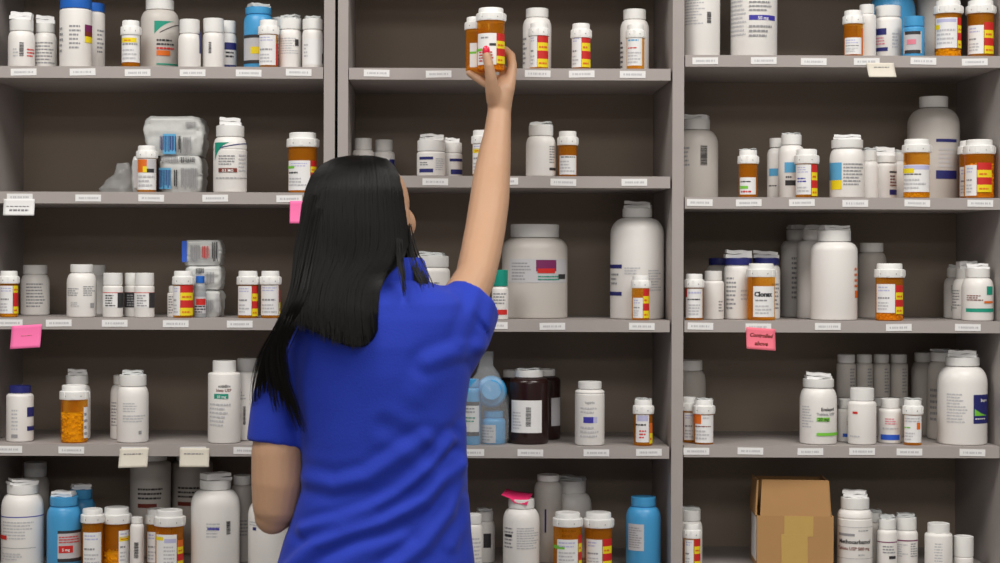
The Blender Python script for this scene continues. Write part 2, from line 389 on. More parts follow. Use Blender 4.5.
# ---- left bay, third shelf
vial('L3', 0, 18, 271, 'small vial with yellow foot at the left end', ch=12, lab=(.02, .7, .08, .68), stk=(.72, .98, .08, .68, 'yrry'), fill=(.08, 'yellow'))
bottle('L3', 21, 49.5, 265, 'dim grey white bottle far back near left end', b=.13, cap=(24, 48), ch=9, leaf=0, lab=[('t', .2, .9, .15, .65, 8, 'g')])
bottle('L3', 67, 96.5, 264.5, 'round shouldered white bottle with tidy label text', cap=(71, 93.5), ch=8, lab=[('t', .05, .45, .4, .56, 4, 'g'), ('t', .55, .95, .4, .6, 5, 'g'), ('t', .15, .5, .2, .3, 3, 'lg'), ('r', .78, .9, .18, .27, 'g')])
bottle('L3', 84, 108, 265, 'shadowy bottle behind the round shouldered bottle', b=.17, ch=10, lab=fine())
for i, (a, c, s) in enumerate(((103, 123, 'leftmost of three small white jars with black label bands'), (124.5, 144, 'middle of three small white jars with black label bands'), (134.5, 154.5, 'rightmost of three small white jars with black label bands'))):
    bottle('L3', a, c, 273, s, b=.012 if i != 1 else .05, cap=(a + .5, c - .5), ch=12, leaf=0, sh=.12, neck=18, kind='medicine_jar',
           lab=[('r', .02, .98, .22, .56, 'w'), ('r', .02, .98, .55, .565, 'r'), ('r', .72 if i != 1 else .03, .99 if i != 1 else .55, .22, .56, 'k'), ('t', .15, .62, .24, .52, 5, 'k' if i == 0 else 'g')])
vial('L3', 173.5, 193, 271, 'vial with wide red and yellow striped sticker', ch=13, lab=(.0, .35, .05, .68), stk=(.36, .98, .05, .7, 'ryry'))
bottle('L3', 167.5, 182, 286, 'white capped vial peeking out behind the striped one', b=.05, ch=6, sh=.1, lab=[('t', .1, .5, .1, .7, 7, 'g')])
bottle('L3', 194, 206.5, 276, 'tiny clear bottle with square blue cap', cap=(194.5, 203), ch=7, col='clear', capcol='royal', sh=.5, lab=[('r', .05, .95, .1, .5, 'lg'), ('r', .2, .9, .3, .45, 'r'), ('t', .1, .9, .1, .3, 3, 'k')])
vial('L3', 238, 258, 271, 'white labelled vial, left of the matching pair', ch=13, lab=(.03, .68, .06, .68), stk=(.7, .98, .04, .68, 'ryry'))
vial('L3', 261, 280, 271, 'white labelled vial, right of the matching pair', ch=13, lab=(.03, .92, .06, .7), stk=(.93, .995, .06, .6, 'ry'))
# ---- left bay, fourth shelf
bottle('L4', 7, 34, 385.5, 'white bottle with dark navy cap at the left end', b=.03, cap=(9.5, 31), ch=7, capcol='navy', sh=.12, lab=[('t', .2, .45, .2, .6, 6, 'lg'), ('r', .75, .99, .45, .62, 'n'), ('r', .75, .99, .2, .28, 'n'), ('r', .2, .42, .08, .14, 'g')])
vial('L4', 61.5, 88, 385, 'amber vial half full of yellow tablets', b=.015, ch=13.5, lab=(.84, .995, .08, .62), extra=[('t', .86, .98, .1, .55, 4, 'g')], fill=(.5, 'yellow'), cr=1.12)
bottle('L4', 64, 91, 375, 'white bottle directly behind the vial of yellow tablets', b=.06, cap=(65, 87), ch=9, leaf=6)
bottle('L4', 117.5, 149, 374.5, 'white bottle with clear wrapped leaflet, front one', b=.02, cap=(119, 146), ch=11, leaf=4.5, lab=[('t', .2, .7, .45, .6, 4, 'lg'), ('t', .2, .9, .3, .42, 3, 'lg'), ('r', .68, .77, .13, .18, 'g')])
bottle('L4', 111, 140, 375, 'white bottle behind, left of the front one', b=.08, cap=(114, 137), ch=9, lab=[('t', .05, .3, .2, .6, 8, 'g')])
bottle('L4', 208.5, 241, 360.5, 'tall white bottle with green dose patch', b=.015, cap=(216, 239.5), ch=11, sh=.06, neck=24, sq=.03, lab=[('T', .42, .68, .0085, 'Famotidine', 'k'), ('T', .42, .63, .0078, 'Tablets USP', 'br'), ('r', .2, .62, .545, .605, 't'), ('T', .41, .553, .0075, '10 mg', 'w'), ('t', .08, .75, .2, .5, 6, 'lg')])
bottle('L4', 232, 263, 358.5, 'grey white bottle with vertical barcode beside sleeve', b=.07, cap=(240, 260), ch=12, sh=.06, neck=20, lab=[('t', .05, .5, .5, .65, 4, 'lg'), ('b', .38, .46, .2, .42, 'k')])
# ---- left bay, bottom shelf
bottle('L5', 2.5, 44.5, 484, 'big white bottle with thin purple line', cap=(8, 39), ch=9, neck=29, leaf=5, lab=[('C', .0, .99, .62, .63, 'pu'), ('t', .05, .75, .35, .58, 6, 'lg'), ('r', .0, .14, .35, .4, 'r'), ('r', .05, .8, .25, .256, 'g'), ('t', .05, .6, .1, .2, 3, 'lg')])
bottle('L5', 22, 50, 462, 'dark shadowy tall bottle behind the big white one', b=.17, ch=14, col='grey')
bottle('L5', 48, 82, 496, 'front light blue bottle with black edged label', cap=(52, 80), ch=9, neck=25, col='blue', capcol='blue', leaf=5, lab=[('r', .32, .99, .1, .5, 'lg'), ('r', .32, .99, .5, .54, 'k'), ('r', .32, .99, .1, .15, 'k'), ('r', .35, .75, .23, .33, 'r'), ('t', .36, .95, .36, .47, 3, 'r'), ('T', .55, .255, .0075, '5 mg', 'w')])
bottle('L5', 68, 96, 489, 'second light blue bottle standing behind the front one', b=.09, cap=(71, 93), ch=9, col='blue', capcol='blue', leaf=5)
vial('L5', 83, 104, 508.5, 'amber vial with white label beside the blue bottle', ch=13, lab=(.08, .9, .05, .62))
vial('L5', 104.5, 130.5, 507, 'amber vial with yellow tablets and a side label', b=.01, ch=15, lab=(.58, .98, .05, .62), stk=(.6, .97, .44, .52, 'y'), fill=(.22, 'yellow'))
bottle('L5', 131, 145, 517, 'slim white bottle with little vertical barcode', b=.03, ch=6, lab=[('b', .3, .6, .2, .5, 'k')])
vial('L5', 156.5, 184.5, 509.5, 'amber vial with overlapping white and yellow labels', ch=15, cr=1.12, lab=(.05, .75, .03, .6), stk=(.77, .97, .03, .5, 'oyry'), extra=[('r', .05, .28, .5, .56, 'y'), ('r', .3, .74, .03, .55, 'w'), ('r', .32, .72, .46, .53, 'lv'), ('t', .3, .7, .1, .42, 5, 'lg')])
vial('L5', 147.5, 168, 508.5, 'amber vial half hidden at the left of another', b=.06, ch=14, lab=(.05, .6, .05, .6))
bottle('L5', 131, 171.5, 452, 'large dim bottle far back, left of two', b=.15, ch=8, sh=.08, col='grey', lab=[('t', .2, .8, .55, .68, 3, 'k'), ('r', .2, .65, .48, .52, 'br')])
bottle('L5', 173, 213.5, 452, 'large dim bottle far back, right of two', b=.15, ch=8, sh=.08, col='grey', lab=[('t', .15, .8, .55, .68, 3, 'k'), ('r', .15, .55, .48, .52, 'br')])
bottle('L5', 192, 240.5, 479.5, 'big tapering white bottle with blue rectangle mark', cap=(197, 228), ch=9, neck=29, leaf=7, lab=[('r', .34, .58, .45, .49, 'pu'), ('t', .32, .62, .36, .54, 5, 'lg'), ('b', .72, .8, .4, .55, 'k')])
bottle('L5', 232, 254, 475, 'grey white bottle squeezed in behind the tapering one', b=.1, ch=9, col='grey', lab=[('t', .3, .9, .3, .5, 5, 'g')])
bottle('L5', 249, 291, 490, 'big white bottle partly hidden by an elbow', b=.02, cap=(254, 286), ch=11, lab=[('r', .12, .2, .5, .54, 'n'), ('t', .05, .5, .55, .62, 2, 'lg')])
# ---- middle bay, top shelf
vial('C1', 529, 547.5, 23.5, 'small red and yellow striped vial before a white bottle', ch=12.5, lab=(.02, .4, .04, .72), stk=(.42, .97, .04, .74, 'ryry'))
bottle('C1', 522, 550.5, 9, 'white bottle behind the striped vial', b=.05, cap=(525, 547.5), ch=9, leaf=0, lab=[('t', .0, .15, .1, .55, 6, 'g')])
vial('C1', 571, 589.5, 24, 'lone small vial with red and yellow sticker', ch=14, lab=(.02, .52, .04, .72), stk=(.54, .98, .04, .74, 'ryry'))
vial('C1', 626, 643.5, 25, 'small vial with all white label before a bottle', ch=13, lab=(.04, .86, .08, .72), extra=[('t', .1, .8, .6, .68, 1, 'lb'), ('t', .1, .6, .44, .5, 1, 'r'), ('t', .1, .8, .12, .4, 4, 'lg')])
bottle('C1', 619.5, 648, 10, 'white bottle behind the white labelled vial', b=.05, cap=(622.5, 645), ch=10, leaf=0, lab=[('t', .02, .12, .05, .5, 6, 'k')])
# ---- middle bay, second shelf
bottle('C2', 349.5, 371, 138.5, 'dim small white bottle at the left end', b=.12, ch=11, leaf=0, sh=.15)
bottle('C2', 372.5, 394.5, 140, 'dim small bottle with navy mark, second from left', b=.12, ch=11, leaf=0, sh=.15, lab=[('r', .75, .98, .25, .5, 'n')])
bottle('C2', 416.5, 445, 140.5, 'squat white bottle with two navy swoosh bands', cap=(417, 444.5), ch=11, sh=.08, leaf=6, lab=[('r', .1, .57, .45, .53, 'n'), ('r', .1, .57, .1, .2, 'n'), ('t', .12, .55, .28, .4, 2, 'g'), ('t', .65, .95, .15, .5, 6, 'lg')])
bottle('C2', 441, 462, 143, 'squat white bottle just behind, right of the first', b=.035, cap=(441.5, 461.5), ch=10, leaf=5, sh=.1, lab=[('r', .4, .98, .45, .53, 'n'), ('r', .45, .98, .08, .22, 'n')])
vial('C2', 472, 490, 130.5, 'vial with yellow strip beside the raised forearm', ch=13, lab=(.03, .97, .05, .7), stk=(.05, .8, .5, .6, 'y'))
bottle('C2', 525.5, 555.5, 125.5, 'white bottle with label turned to its right side', cap=(527.5, 552), ch=10.5, leaf=3.5, lab=[('t', .78, .98, .25, .6, 7, 'g'), ('r', .78, .98, .12, .17, 'k')])
vial('C2', 558, 576.5, 131.5, 'small amber vial right of a white bottle', ch=13.5, lab=(.08, .95, .04, .46), extra=[('t', .15, .9, .4, .45, 1, 'k'), ('t', .12, .85, .08, .36, 4, 'lg')])
# ---- middle bay, third shelf
bottle('C3', 415, 450, 256, 'white bottle with leaflet above the raised shoulder', b=.03, cap=(416, 448.5), ch=11, leaf=4, sh=.15, lab=[('t', .2, .9, .2, .6, 7, 'g')])
bottle('C3', 492, 508.5, 270, 'small white bottle with teal cap', cap=(493, 508), ch=16, capcol='teal', sh=.2, neck=12, lab=[('t', .1, .9, .3, .55, 4, 'g'), ('r', .1, .9, .1, .2, 'r')])
bottle('C3', 502, 567.5, 224.5, 'widest grey white jar with broad picture label', b=.07, cap=(510.5, 559), ch=13, neck=46, sh=.18, col='grey', kind='medicine_jar', lab=[('r', .12, .97, .38, .63, 'lg'), ('t', .16, .45, .4, .6, 6, 'g'), ('r', .52, .82, .5, .62, 'p'), ('r', .54, .8, .48, .53, 'r'), ('t', .55, .9, .4, .46, 2, 't'), ('r', .85, .95, .42, .47, 'k')])
vial('C3', 632, 649.5, 275.5, 'small amber vial before the tall white bottle', ch=12, lab=(.08, .62, .05, .5), stk=(.64, .95, .05, .7, 'ryry'), cr=1.13)
bottle('C3', 611.5, 665, 208.5, 'tallest white bottle with navy corner marks', b=.055, cap=(623, 652.5), ch=9, neck=27, leaf=7, sh=.3, lab=[('r', .0, .22, .455, .49, 'n'), ('r', .0, .22, .21, .245, 'n'), ('t', .03, .2, .3, .42, 3, 'g'), ('t', .27, .6, .4, .47, 3, 'lg'), ('t', .7, .95, .25, .45, 8, 'lg')])
# ---- middle bay, fourth shelf
bottle('C4', 510, 549, 370, 'dark brown jar with white cap and barcode label', b=.03, cap=(517, 545.5), ch=7, neck=30, col='brown', leaf=2, sh=.14, kind='medicine_jar', lab=[('r', .06, .82, .16, .6, 'w'), ('b', .42, .55, .25, .5, 'k'), ('t', .1, .35, .2, .45, 6, 'lg')])
bottle('C4', 530, 561, 369, 'dark brown jar behind the first, at its right', b=.12, cap=(537, 557), ch=7, neck=22, col='brown', sh=.14, kind='medicine_jar', lab=[('r', .7, .98, .2, .6, 'lg')])
bottle('C4', 500, 530, 370, 'dark brown jar behind the first, at its left', b=.12, cap=(503, 526), ch=7, neck=22, col='brown', sh=.14, kind='medicine_jar')
bottle('C4', 575.5, 605, 381.5, 'squarish white bottle with violet dose band', b=.012, cap=(578.5, 602), ch=7, neck=20, sh=.1, bandneck=1, sq=.04, lab=[('T', .48, .66, .0075, 'Aspirin', 'g'), ('r', .22, .62, .36, .455, 'pu'), ('r', .62, .82, .36, .455, 'lv'), ('t', .2, .8, .5, .62, 2, 'lg'), ('t', .2, .8, .12, .32, 3, 'lg')])
vial('C4', 634.5, 653, 399.5, 'small dark amber vial with torn white label', b=.015, ch=13.5, lab=(.12, .8, .08, .68), stk=(.82, .98, .05, .5, 'oy'), extra=[('r', .2, .75, .54, .66, 'lv'), ('t', .1, .8, .42, .5, 1, 'k'), ('t', .3, .7, .15, .36, 3, 'r')], leaf=1.5)
# ---- middle bay, bottom shelf
bottle('C5', 462, 483.5, 514, 'white bottle tucked against the blue shirt', b=.02, cap=(463, 482.5), ch=9, lab=[('t', .5, .95, .1, .6, 7, 'lg')])
bottle('C5', 475, 496, 511, 'dim white bottle with black label, behind the first', b=.1, ch=9, leaf=3, lab=[('r', .45, .8, .3, .58, 'k')])
bottle('C5', 504, 540.5, 498.5, 'white bottle topped with a pink note', cap=(509.5, 535.5), ch=9, neck=24, lab=[('t', .05, .3, .3, .62, 6, 'g'), ('r', .07, .25, .47, .51, 'k'), ('t', .38, .95, .3, .62, 9, 'lg')])
bottle('C5', 535, 563, 474.5, 'grey white bottle with a dark vertical stripe', b=.1, cap=(540, 562), ch=6, neck=19, col='grey', lab=[('r', .38, .44, .35, .62, 'n')])
bottle('C5', 552.5, 592.5, 480, 'big white bottle behind two amber vials', b=.06, cap=(560, 588.5), ch=12, neck=27, leaf=4, lab=fine())
vial('C5', 554.5, 582.5, 512, 'amber vial with green tinted label, left of two', b=.008, ch=13, lab=(.14, .86, .03, .55), stk=(.88, .99, .03, .62, 'ryry'), extra=[('r', .0, .4, .38, .44, 'gr'), ('t', .2, .8, .4, .52, 2, 'lv'), ('t', .2, .8, .1, .35, 4, 'lg')], cr=1.08)
vial('C5', 585.5, 613, 512, 'amber vial with red and yellow edge, right of two', ch=14, lab=(.08, .64, .03, .54), stk=(.66, .97, .03, .55, 'ryry'), leaf=0, cr=1.12)
bottle('C5', 627, 661.5, 496.5, 'light blue bottle standing alone at the right end', b=.02, cap=(633, 658), ch=9, neck=23, col='blue', capcol='blue', lab=[('r', .08, .52, .27, .64, 'lg'), ('t', .1, .48, .3, .6, 9, 'g')])
# ---- right bay, top shelf
bottle('R1', 683, 719, -30, 'very tall white bottle beside the middle upright', cap=(688, 715), ch=10, lab=[('t', .05, .6, .35, .65, 9, 'lg'), ('b', .64, .75, .37, .5, 'k')], b=.015)
bottle('R1', 730, 776, -40, 'very tall white bottle with violet band', cap=(736, 770), ch=10, lab=[('r', .4, .94, .36, .41, 'pu'), ('T', .7, .365, .009, '50 mg', 'w'), ('t', .02, .34, .2, .7, 12, 'lg'), ('t', .4, .92, .44, .56, 3, 'g'), ('t', .4, .92, .18, .32, 3, 'g')], b=.01)
vial('R1', 843, 862, 11, 'small amber vial, leftmost in the crowded right group', ch=13, lab=(.08, .92, .04, .4), fill=None, stk=(.9, .98, .04, .6, 'o'))
bottle('R1', 857, 875, 5, 'white bottle behind the small amber vial', b=.05, ch=9, sh=.15)
bottle('R1', 873.5, 900.5, 6.5, 'white bottle with navy edged label at its left', cap=(875, 900), ch=11, sh=.15, lab=[('r', .05, .45, .45, .57, 'n'), ('r', .05, .5, .15, .22, 'n'), ('t', .1, .4, .26, .42, 3, 'pk'), ('t', .65, .9, .2, .5, 5, 'lg')])
bottle('R1', 869, 914, -15, 'huge teal blue bottle at the back', b=.08, ch=12, col='blue', capcol='blue')
bottle('R1', 902.5, 923.5, 17, 'smallest light blue bottle with grey label', cap=(902.5, 923), ch=10, col='blue', capcol='blue', sh=.08, lab=[('r', .05, .85, .08, .62, 'lg'), ('r', .1, .8, .54, .62, 'k'), ('r', .1, .8, .08, .16, 'k'), ('r', .2, .6, .3, .42, 'pk')])
bottle('R1', 916, 956, -30, 'huge off white bottle at the back', b=.09, ch=12, col='grey', lab=[('r', .45, .52, .1, .16, 'k')])
vial('R1', 934.5, 960, 1, 'large amber vial with yellow edged label', ch=13, lab=(.04, .84, .15, .68), stk=(.85, .98, .15, .68, 'ryry'), fill=(.1, 'yellow'), extra=[('r', .1, .8, .6, .66, 'lv'), ('r', .04, .2, .48, .56, 'y'), ('t', .1, .8, .2, .5, 4, 'lg')])
vial('R1', 967, 993, 1, 'large amber vial with torn label at the right end', ch=13, lab=(.05, .62, .05, .55), stk=(.64, .96, .05, .6, 'ryry'), rot=0)
# ---- right bay, second shelf
bottle('R2', 670, 714, 120, 'tall off white bottle partly hidden by the upright', b=.12, cap=(680, 707.5), ch=10, neck=26, leaf=5, col='grey', lab=[('b', .6, .75, .42, .66, 'k'), ('t', .2, .4, .4, .66, 5, 'g')])
vial('R2', 738.5, 757, 150.5, 'lone small amber vial with flat paper on top', ch=13, lab=(.08, .9, .06, .42), leaf=1.5, extra=[('t', .12, .8, .3, .36, 1, 'k'), ('r', .1, .5, .18, .24, 'gr'), ('t', .15, .85, .08, .16, 1, 'r')])
vial('R2', 795.5, 817, 149.5, 'amber vial with scribbled label and red yellow edge', b=.006, ch=14, lab=(.02, .7, .06, .68), stk=(.72, .97, .03, .68, 'ryry'), extra=[('t', .1, .6, .5, .64, 3, 'lv'), ('t', .1, .7, .3, .42, 2, 'pu'), ('t', .1, .7, .1, .24, 2, 'lg')])
bottle('R2', 778, 804, 135, 'white bottle with blue patch, front of a pair', b=.03, cap=(784, 804), ch=10, neck=17, leaf=2, lab=[('r', .25, .7, .4, .56, 'lb'), ('r', .28, .7, .2, .28, 'k'), ('t', .3, .6, .3, .36, 1, 'k')])
bottle('R2', 767, 788, 138.5, 'white bottle with blue patch, rear of a pair', b=.06, cap=(771.5, 788), ch=9, neck=12, lab=[('r', .1, .55, .38, .5, 'lb'), ('t', .1, .6, .2, .24, 1, 'k')])
bottle('R2', 829.5, 864, 140, 'white bottle with yellow and blue label', cap=(831.5, 862.5), ch=8.5, neck=27, leaf=5, lab=[('r', .0, .35, .3, .6, 'lb'), ('r', .05, .35, .14, .3, 'y'), ('t', .4, .95, .2, .6, 7, 'g')])
bottle('R2', 858, 878, 151, 'white bottle squeezed behind the yellow labelled one', b=.06, ch=10, leaf=3)
bottle('R2', 871, 896, 156, 'small white bottle under a crumpled leaflet', cap=(872, 896), ch=7, leaf=9, neck=20, sh=.15, lab=[('r', .72, .99, .6, .64, 'k'), ('r', .72, .99, .1, .22, 'n'), ('t', .74, .97, .28, .56, 4, 'br')])
bottle('R2', 888, 906, 153, 'small bottle hiding behind the leaflet bottle', b=.06, ch=8, leaf=3)
vial('R2', 903.5, 929, 139.5, 'amber vial with wide white label and yellow contents', ch=13, lab=(.02, .98, .1, .56), fill=(.1, 'yellow'), extra=[('r', .04, .96, .48, .55, 'lv'), ('r', .0, .4, .42, .5, 'y'), ('t', .05, .9, .38, .42, 1, 'k'), ('t', .05, .9, .14, .34, 3, 'lg')])
bottle('R2', 907.5, 958.5, 97, 'tallest grey white bottle standing at the back', b=.11, cap=(918, 946), ch=11, neck=24, col='grey', lab=[('r', .55, .93, .55, .58, 'n'), ('r', .55, .93, .2, .28, 'n'), ('t', .6, .9, .3, .5, 5, 'lg')])
vial('R2', 965.5, 994.5, 140, 'widest amber vial at the right end', b=.005, ch=14, cr=1.08, lab=(.05, .42, .04, .56), stk=(.44, .9, .1, .6, 'ryry'), fill=(.55, 'orange'))
vial('R2', 959, 982, 141, 'amber vial peeking out behind the widest one', b=.06, ch=13, lab=(.05, .5, .05, .55))
# ---- right bay, third shelf
vial('R3', 685.5, 703, 274, 'small vial with white label beside the upright', ch=13, lab=(.05, .95, .05, .68), extra=[('r', .0, .12, .5, .68, 'r'), ('t', .2, .9, .55, .64, 1, 'lv'), ('t', .15, .9, .42, .48, 1, 'k'), ('t', .2, .85, .1, .36, 4, 'lg')])
bottle('R3', 702.5, 724, 271, 'plain white bottle right of the small vial', b=.05, ch=9, sh=.15, lab=[('t', .75, .95, .15, .4, 4, 'g')])
vial('R3', 747.5, 775, 263.5, 'clear orange vial with black scribbled name', b=.01, ch=13, cr=1.08, lab=(.22, .96, .06, .6), extra=[('T', .58, .42, .0125, 'Clonaz', 'k', .06), ('t', .3, .9, .32, .38, 1, 'g'), ('t', .3, .9, .1, .28, 3, 'lg')])
bottle('R3', 724, 752, 258, 'white bottle with navy cap, left of the pair', b=.05, cap=(724, 751), ch=7, capcol='navy', leaf=8, sh=.2, lab=[('t', .1, .45, .15, .7, 8, 'g'), ('t', .6, .9, .3, .5, 3, 'lg')])
bottle('R3', 752, 780, 258, 'white bottle with navy cap, behind the orange vial', b=.06, cap=(752, 778), ch=7, capcol='navy', leaf=7, sh=.2, lab=[('t', .7, .95, .15, .6, 7, 'g')])
bottle('R3', 706, 734, 258, 'shadowy bottle with navy cap farthest back on the left', b=.16, ch=7, capcol='navy', col='grey')
bottle('R3', 811, 857, 230.5, 'big white bottle, front of a row of three', b=.02, cap=(814.5, 847.5), ch=11, neck=30, sh=.2, leaf=5, lab=[('r', .94, .995, .25, .33, 'o'), ('t', .93, .99, .35, .6, 4, 'o')])
bottle('R3', 797, 838, 230, 'big white bottle, middle of a row of three', b=.11, cap=(803, 833), ch=10, neck=28, sh=.2, leaf=5)
bottle('R3', 781, 818, 230, 'big white bottle, rearmost of a row of three', b=.19, cap=(788, 814), ch=10, neck=24, sh=.2, leaf=5, lab=[('t', .3, .8, .2, .7, 9, 'g')])
bottle('R3', 857, 886, 243, 'shadowy white bottle far behind the amber vial', b=.17, ch=9, col='grey')
vial('R3', 876, 903, 263.5, 'large amber vial standing clear before the dark back', ch=13.5, lab=(.05, .7, .14, .64), stk=(.72, .97, .12, .62, 'ryry'), fill=(.1, 'orange'), cr=1.12)
bottle('R3', 966, 997, 268.5, 'front white bottle with teal label stripe', b=.015, cap=(970, 993.5), ch=9, leaf=5, lab=[('r', .15, .98, .17, .24, 't'), ('r', .78, .95, .5, .66, 't'), ('t', .18, .7, .38, .5, 3, 'br'), ('r', .7, .95, .34, .38, 'o')])
bottle('R3', 956, 985, 269, 'middle white bottle in the teal striped trio', b=.09, cap=(958, 980), ch=9, leaf=8, lab=[('t', .02, .3, .2, .6, 7, 'g')])
bottle('R3', 946, 972, 268, 'rear white bottle in the teal striped trio', b=.17, cap=(949, 969), ch=9, leaf=3, lab=[('r', .3, .55, .5, .66, 't'), ('r', .3, .55, .15, .25, 't'), ('r', .35, .5, .3, .36, 'o')])
# ---- right bay, fourth shelf
vial('R4', 694.5, 714, 399.5, 'amber vial with orange picture corner, front one', b=.015, ch=13.5, lab=(.08, .97, .04, .66), leaf=1.5, extra=[('r', .0, .38, .46, .68, 'o'), ('t', .45, .9, .55, .64, 1, 'lg'), ('t', .1, .9, .38, .43, 1, 'br'), ('t', .1, .9, .1, .34, 3, 'lg')])
vial('R4', 682, 697, 397, 'vial with red edge wedged beside the upright', b=.05, ch=13, lab=(.2, .9, .06, .66), stk=(.9, .99, .1, .6, 'ry'))
bottle('R4', 672, 706, 360, 'dim off white bottle at the back left corner', b=.16, ch=10, col='grey')
bottle('R4', 800.5, 837, 378.5, 'white bottle with lime green dose marks', b=.015, cap=(803.5, 834), ch=8.5, neck=27, leaf=6, lab=[('t', .08, .38, .25, .6, 8, 'lg'), ('T', .76, .52, .0085, 'Enalapril', 'k'), ('T', .72, .45, .0075, 'Tablets, USP', 'g'), ('r', .46, .8, .36, .42, 'gr'), ('T', .64, .37, .0085, '20 mg', 'k'), ('r', .46, .99, .14, .185, 'gr')])
bottle('R4', 848.5, 876.5, 388, 'plain white bottle with small red mark', b=.015, cap=(850, 873.5), ch=12, neck=22, sh=.13, lab=[('r', .18, .35, .55, .59, 'r'), ('t', .1, .6, .12, .18, 1, 'lg')])
bottle('R4', 838, 857, 399, 'small white bottle with blue foot band, left one', b=.07, ch=9, sh=.15, lab=[('r', .3, .95, .12, .2, 'b'), ('t', .5, .8, .4, .5, 2, 'pk')])
bottle('R4', 879, 902, 398.5, 'small white bottle with blue foot band, right one', b=.045, ch=9, sh=.15, lab=[('r', .12, .9, .08, .2, 'b'), ('t', .3, .8, .42, .58, 3, 'pk'), ('t', .2, .85, .3, .38, 1, 'lg')])
vial('R4', 904.5, 922, 399.5, 'small vial with white label and rose mark', b=.012, ch=14, lab=(.05, .97, .06, .66), cr=1.16, leaf=1.5, extra=[('r', .72, .9, .35, .5, 'o'), ('t', .05, .5, .36, .42, 1, 'gr'), ('t', .1, .9, .5, .62, 2, 'lg'), ('t', .1, .7, .1, .3, 3, 'lg')])
backs = [(837, 856), (856, 873), (873, 890), (890, 908)]
lows = []
for i, (a, c) in enumerate(backs):
    o = bottle('R4', a, c, 397.5, ['leftmost', 'second', 'third', 'rightmost'][i] + ' small bottle in the hidden lower back row', b=.15, ch=8, sh=.12, col='grey', cap=(a + 1, c - 1))
for i, (a, c) in enumerate(backs):
    bottle('R4', a, c, 354.5, ['leftmost', 'second', 'third', 'rightmost'][i] + ' of four dim bottles stacked on others', b=.15, ch=8, sh=.12, col='grey', cap=(a + 1, c - 1),
           base_z=W((a + c) / 2, 397.5, PLACED['R4'][-4 + i][1]).z + .0006, lab=[('t', .7, .95, .1, .7, 8, 'g')])
bottle('R4', 938.5, 987, 357, 'big white bottle with blue and green label', b=.012, cap=(943.5, 976.5), ch=8.5, neck=28, leaf=7, lab=[('r', .72, .995, .25, .58, 'n'), ('t', .2, .6, .25, .6, 10, 'lg'), ('c', .74, .99, .42, .34, 'gr'), ('T', .92, .5, .008, 'Bupro', 'w'), ('t', .75, .95, .29, .32, 1, 'w')])
bottle('R4', 928, 962, 352, 'dim white bottle behind the big one', b=.12, ch=9, col='grey', leaf=3, lab=fine(.1, .4))
bottle('R4', 912, 942, 352.5, 'dim grey bottle farthest back near the right corner', b=.2, ch=9, col='grey')
# ---- right bay, bottom shelf
vial('R5', 682.5, 699.5, 523.5, 'small vial with red and yellow edge by the upright', b=.01, ch=13.5, lab=(.1, .6, .03, .66), stk=(.64, .97, .03, .68, 'ryry'))
bottle('R5', 676, 700, 509.5, 'white bottle behind the small vial', b=.055, cap=(678, 698.5), ch=10.5, leaf=3)
bottle('R5', 838.5, 873, 497, 'white bottle with bold black drug name', b=.012, cap=(841.5, 869.5), ch=11, neck=26, leaf=7, bandneck=1, sh=.22, lab=[('r', .06, .5, .475, .51, 'g'), ('T', .5, .37, .0108, 'Methocarbamol', 'k', .03), ('T', .45, .28, .0085, 'Tablets USP 500 mg', 'br'), ('t', .6, .9, .54, .57, 1, 'g'), ('t', .6, .85, .2, .23, 1, 'g'), ('r', .0, .99, .6, .605, 'g'), ('r', .0, .99, .16, .165, 'g')])
bottle('R5', 862, 885, 512, 'white bottle in shadow behind the black lettered one', b=.08, ch=9, col='grey', leaf=3)
bottle('R5', 878, 898, 518.5, 'white bottle with plum line, left of two', b=.03, cap=(880, 897), ch=10, leaf=4, sh=.2, lab=[('r', .02, .98, .53, .55, 'p'), ('t', .3, .9, .3, .48, 3, 'g'), ('r', .6, .9, .2, .26, 'k'), ('r', .02, .98, .05, .08, 'p')])
bottle('R5', 894.5, 918.5, 517, 'white bottle with plum line, right of two', b=.01, cap=(895.5, 917), ch=12, leaf=4, sh=.2, lab=[('r', .02, .98, .53, .555, 'p'), ('t', .05, .6, .2, .48, 6, 'lg'), ('t', .7, .95, .2, .5, 6, 'g')])
bottle('R5', 926, 953, 523, 'stubby off white bottle with two tier cap', b=.02, ch=9, neck=22, sh=.1, sq=.05, leaf=0, lab=[('t', .1, .95, .1, .6, 8, 'lg')])
bottle('R5', 955, 974, 536, 'shortest white jar, at the right end', b=.02, cap=(954.5, 974), ch=20, sh=.08, kind='medicine_jar', sq=.03)

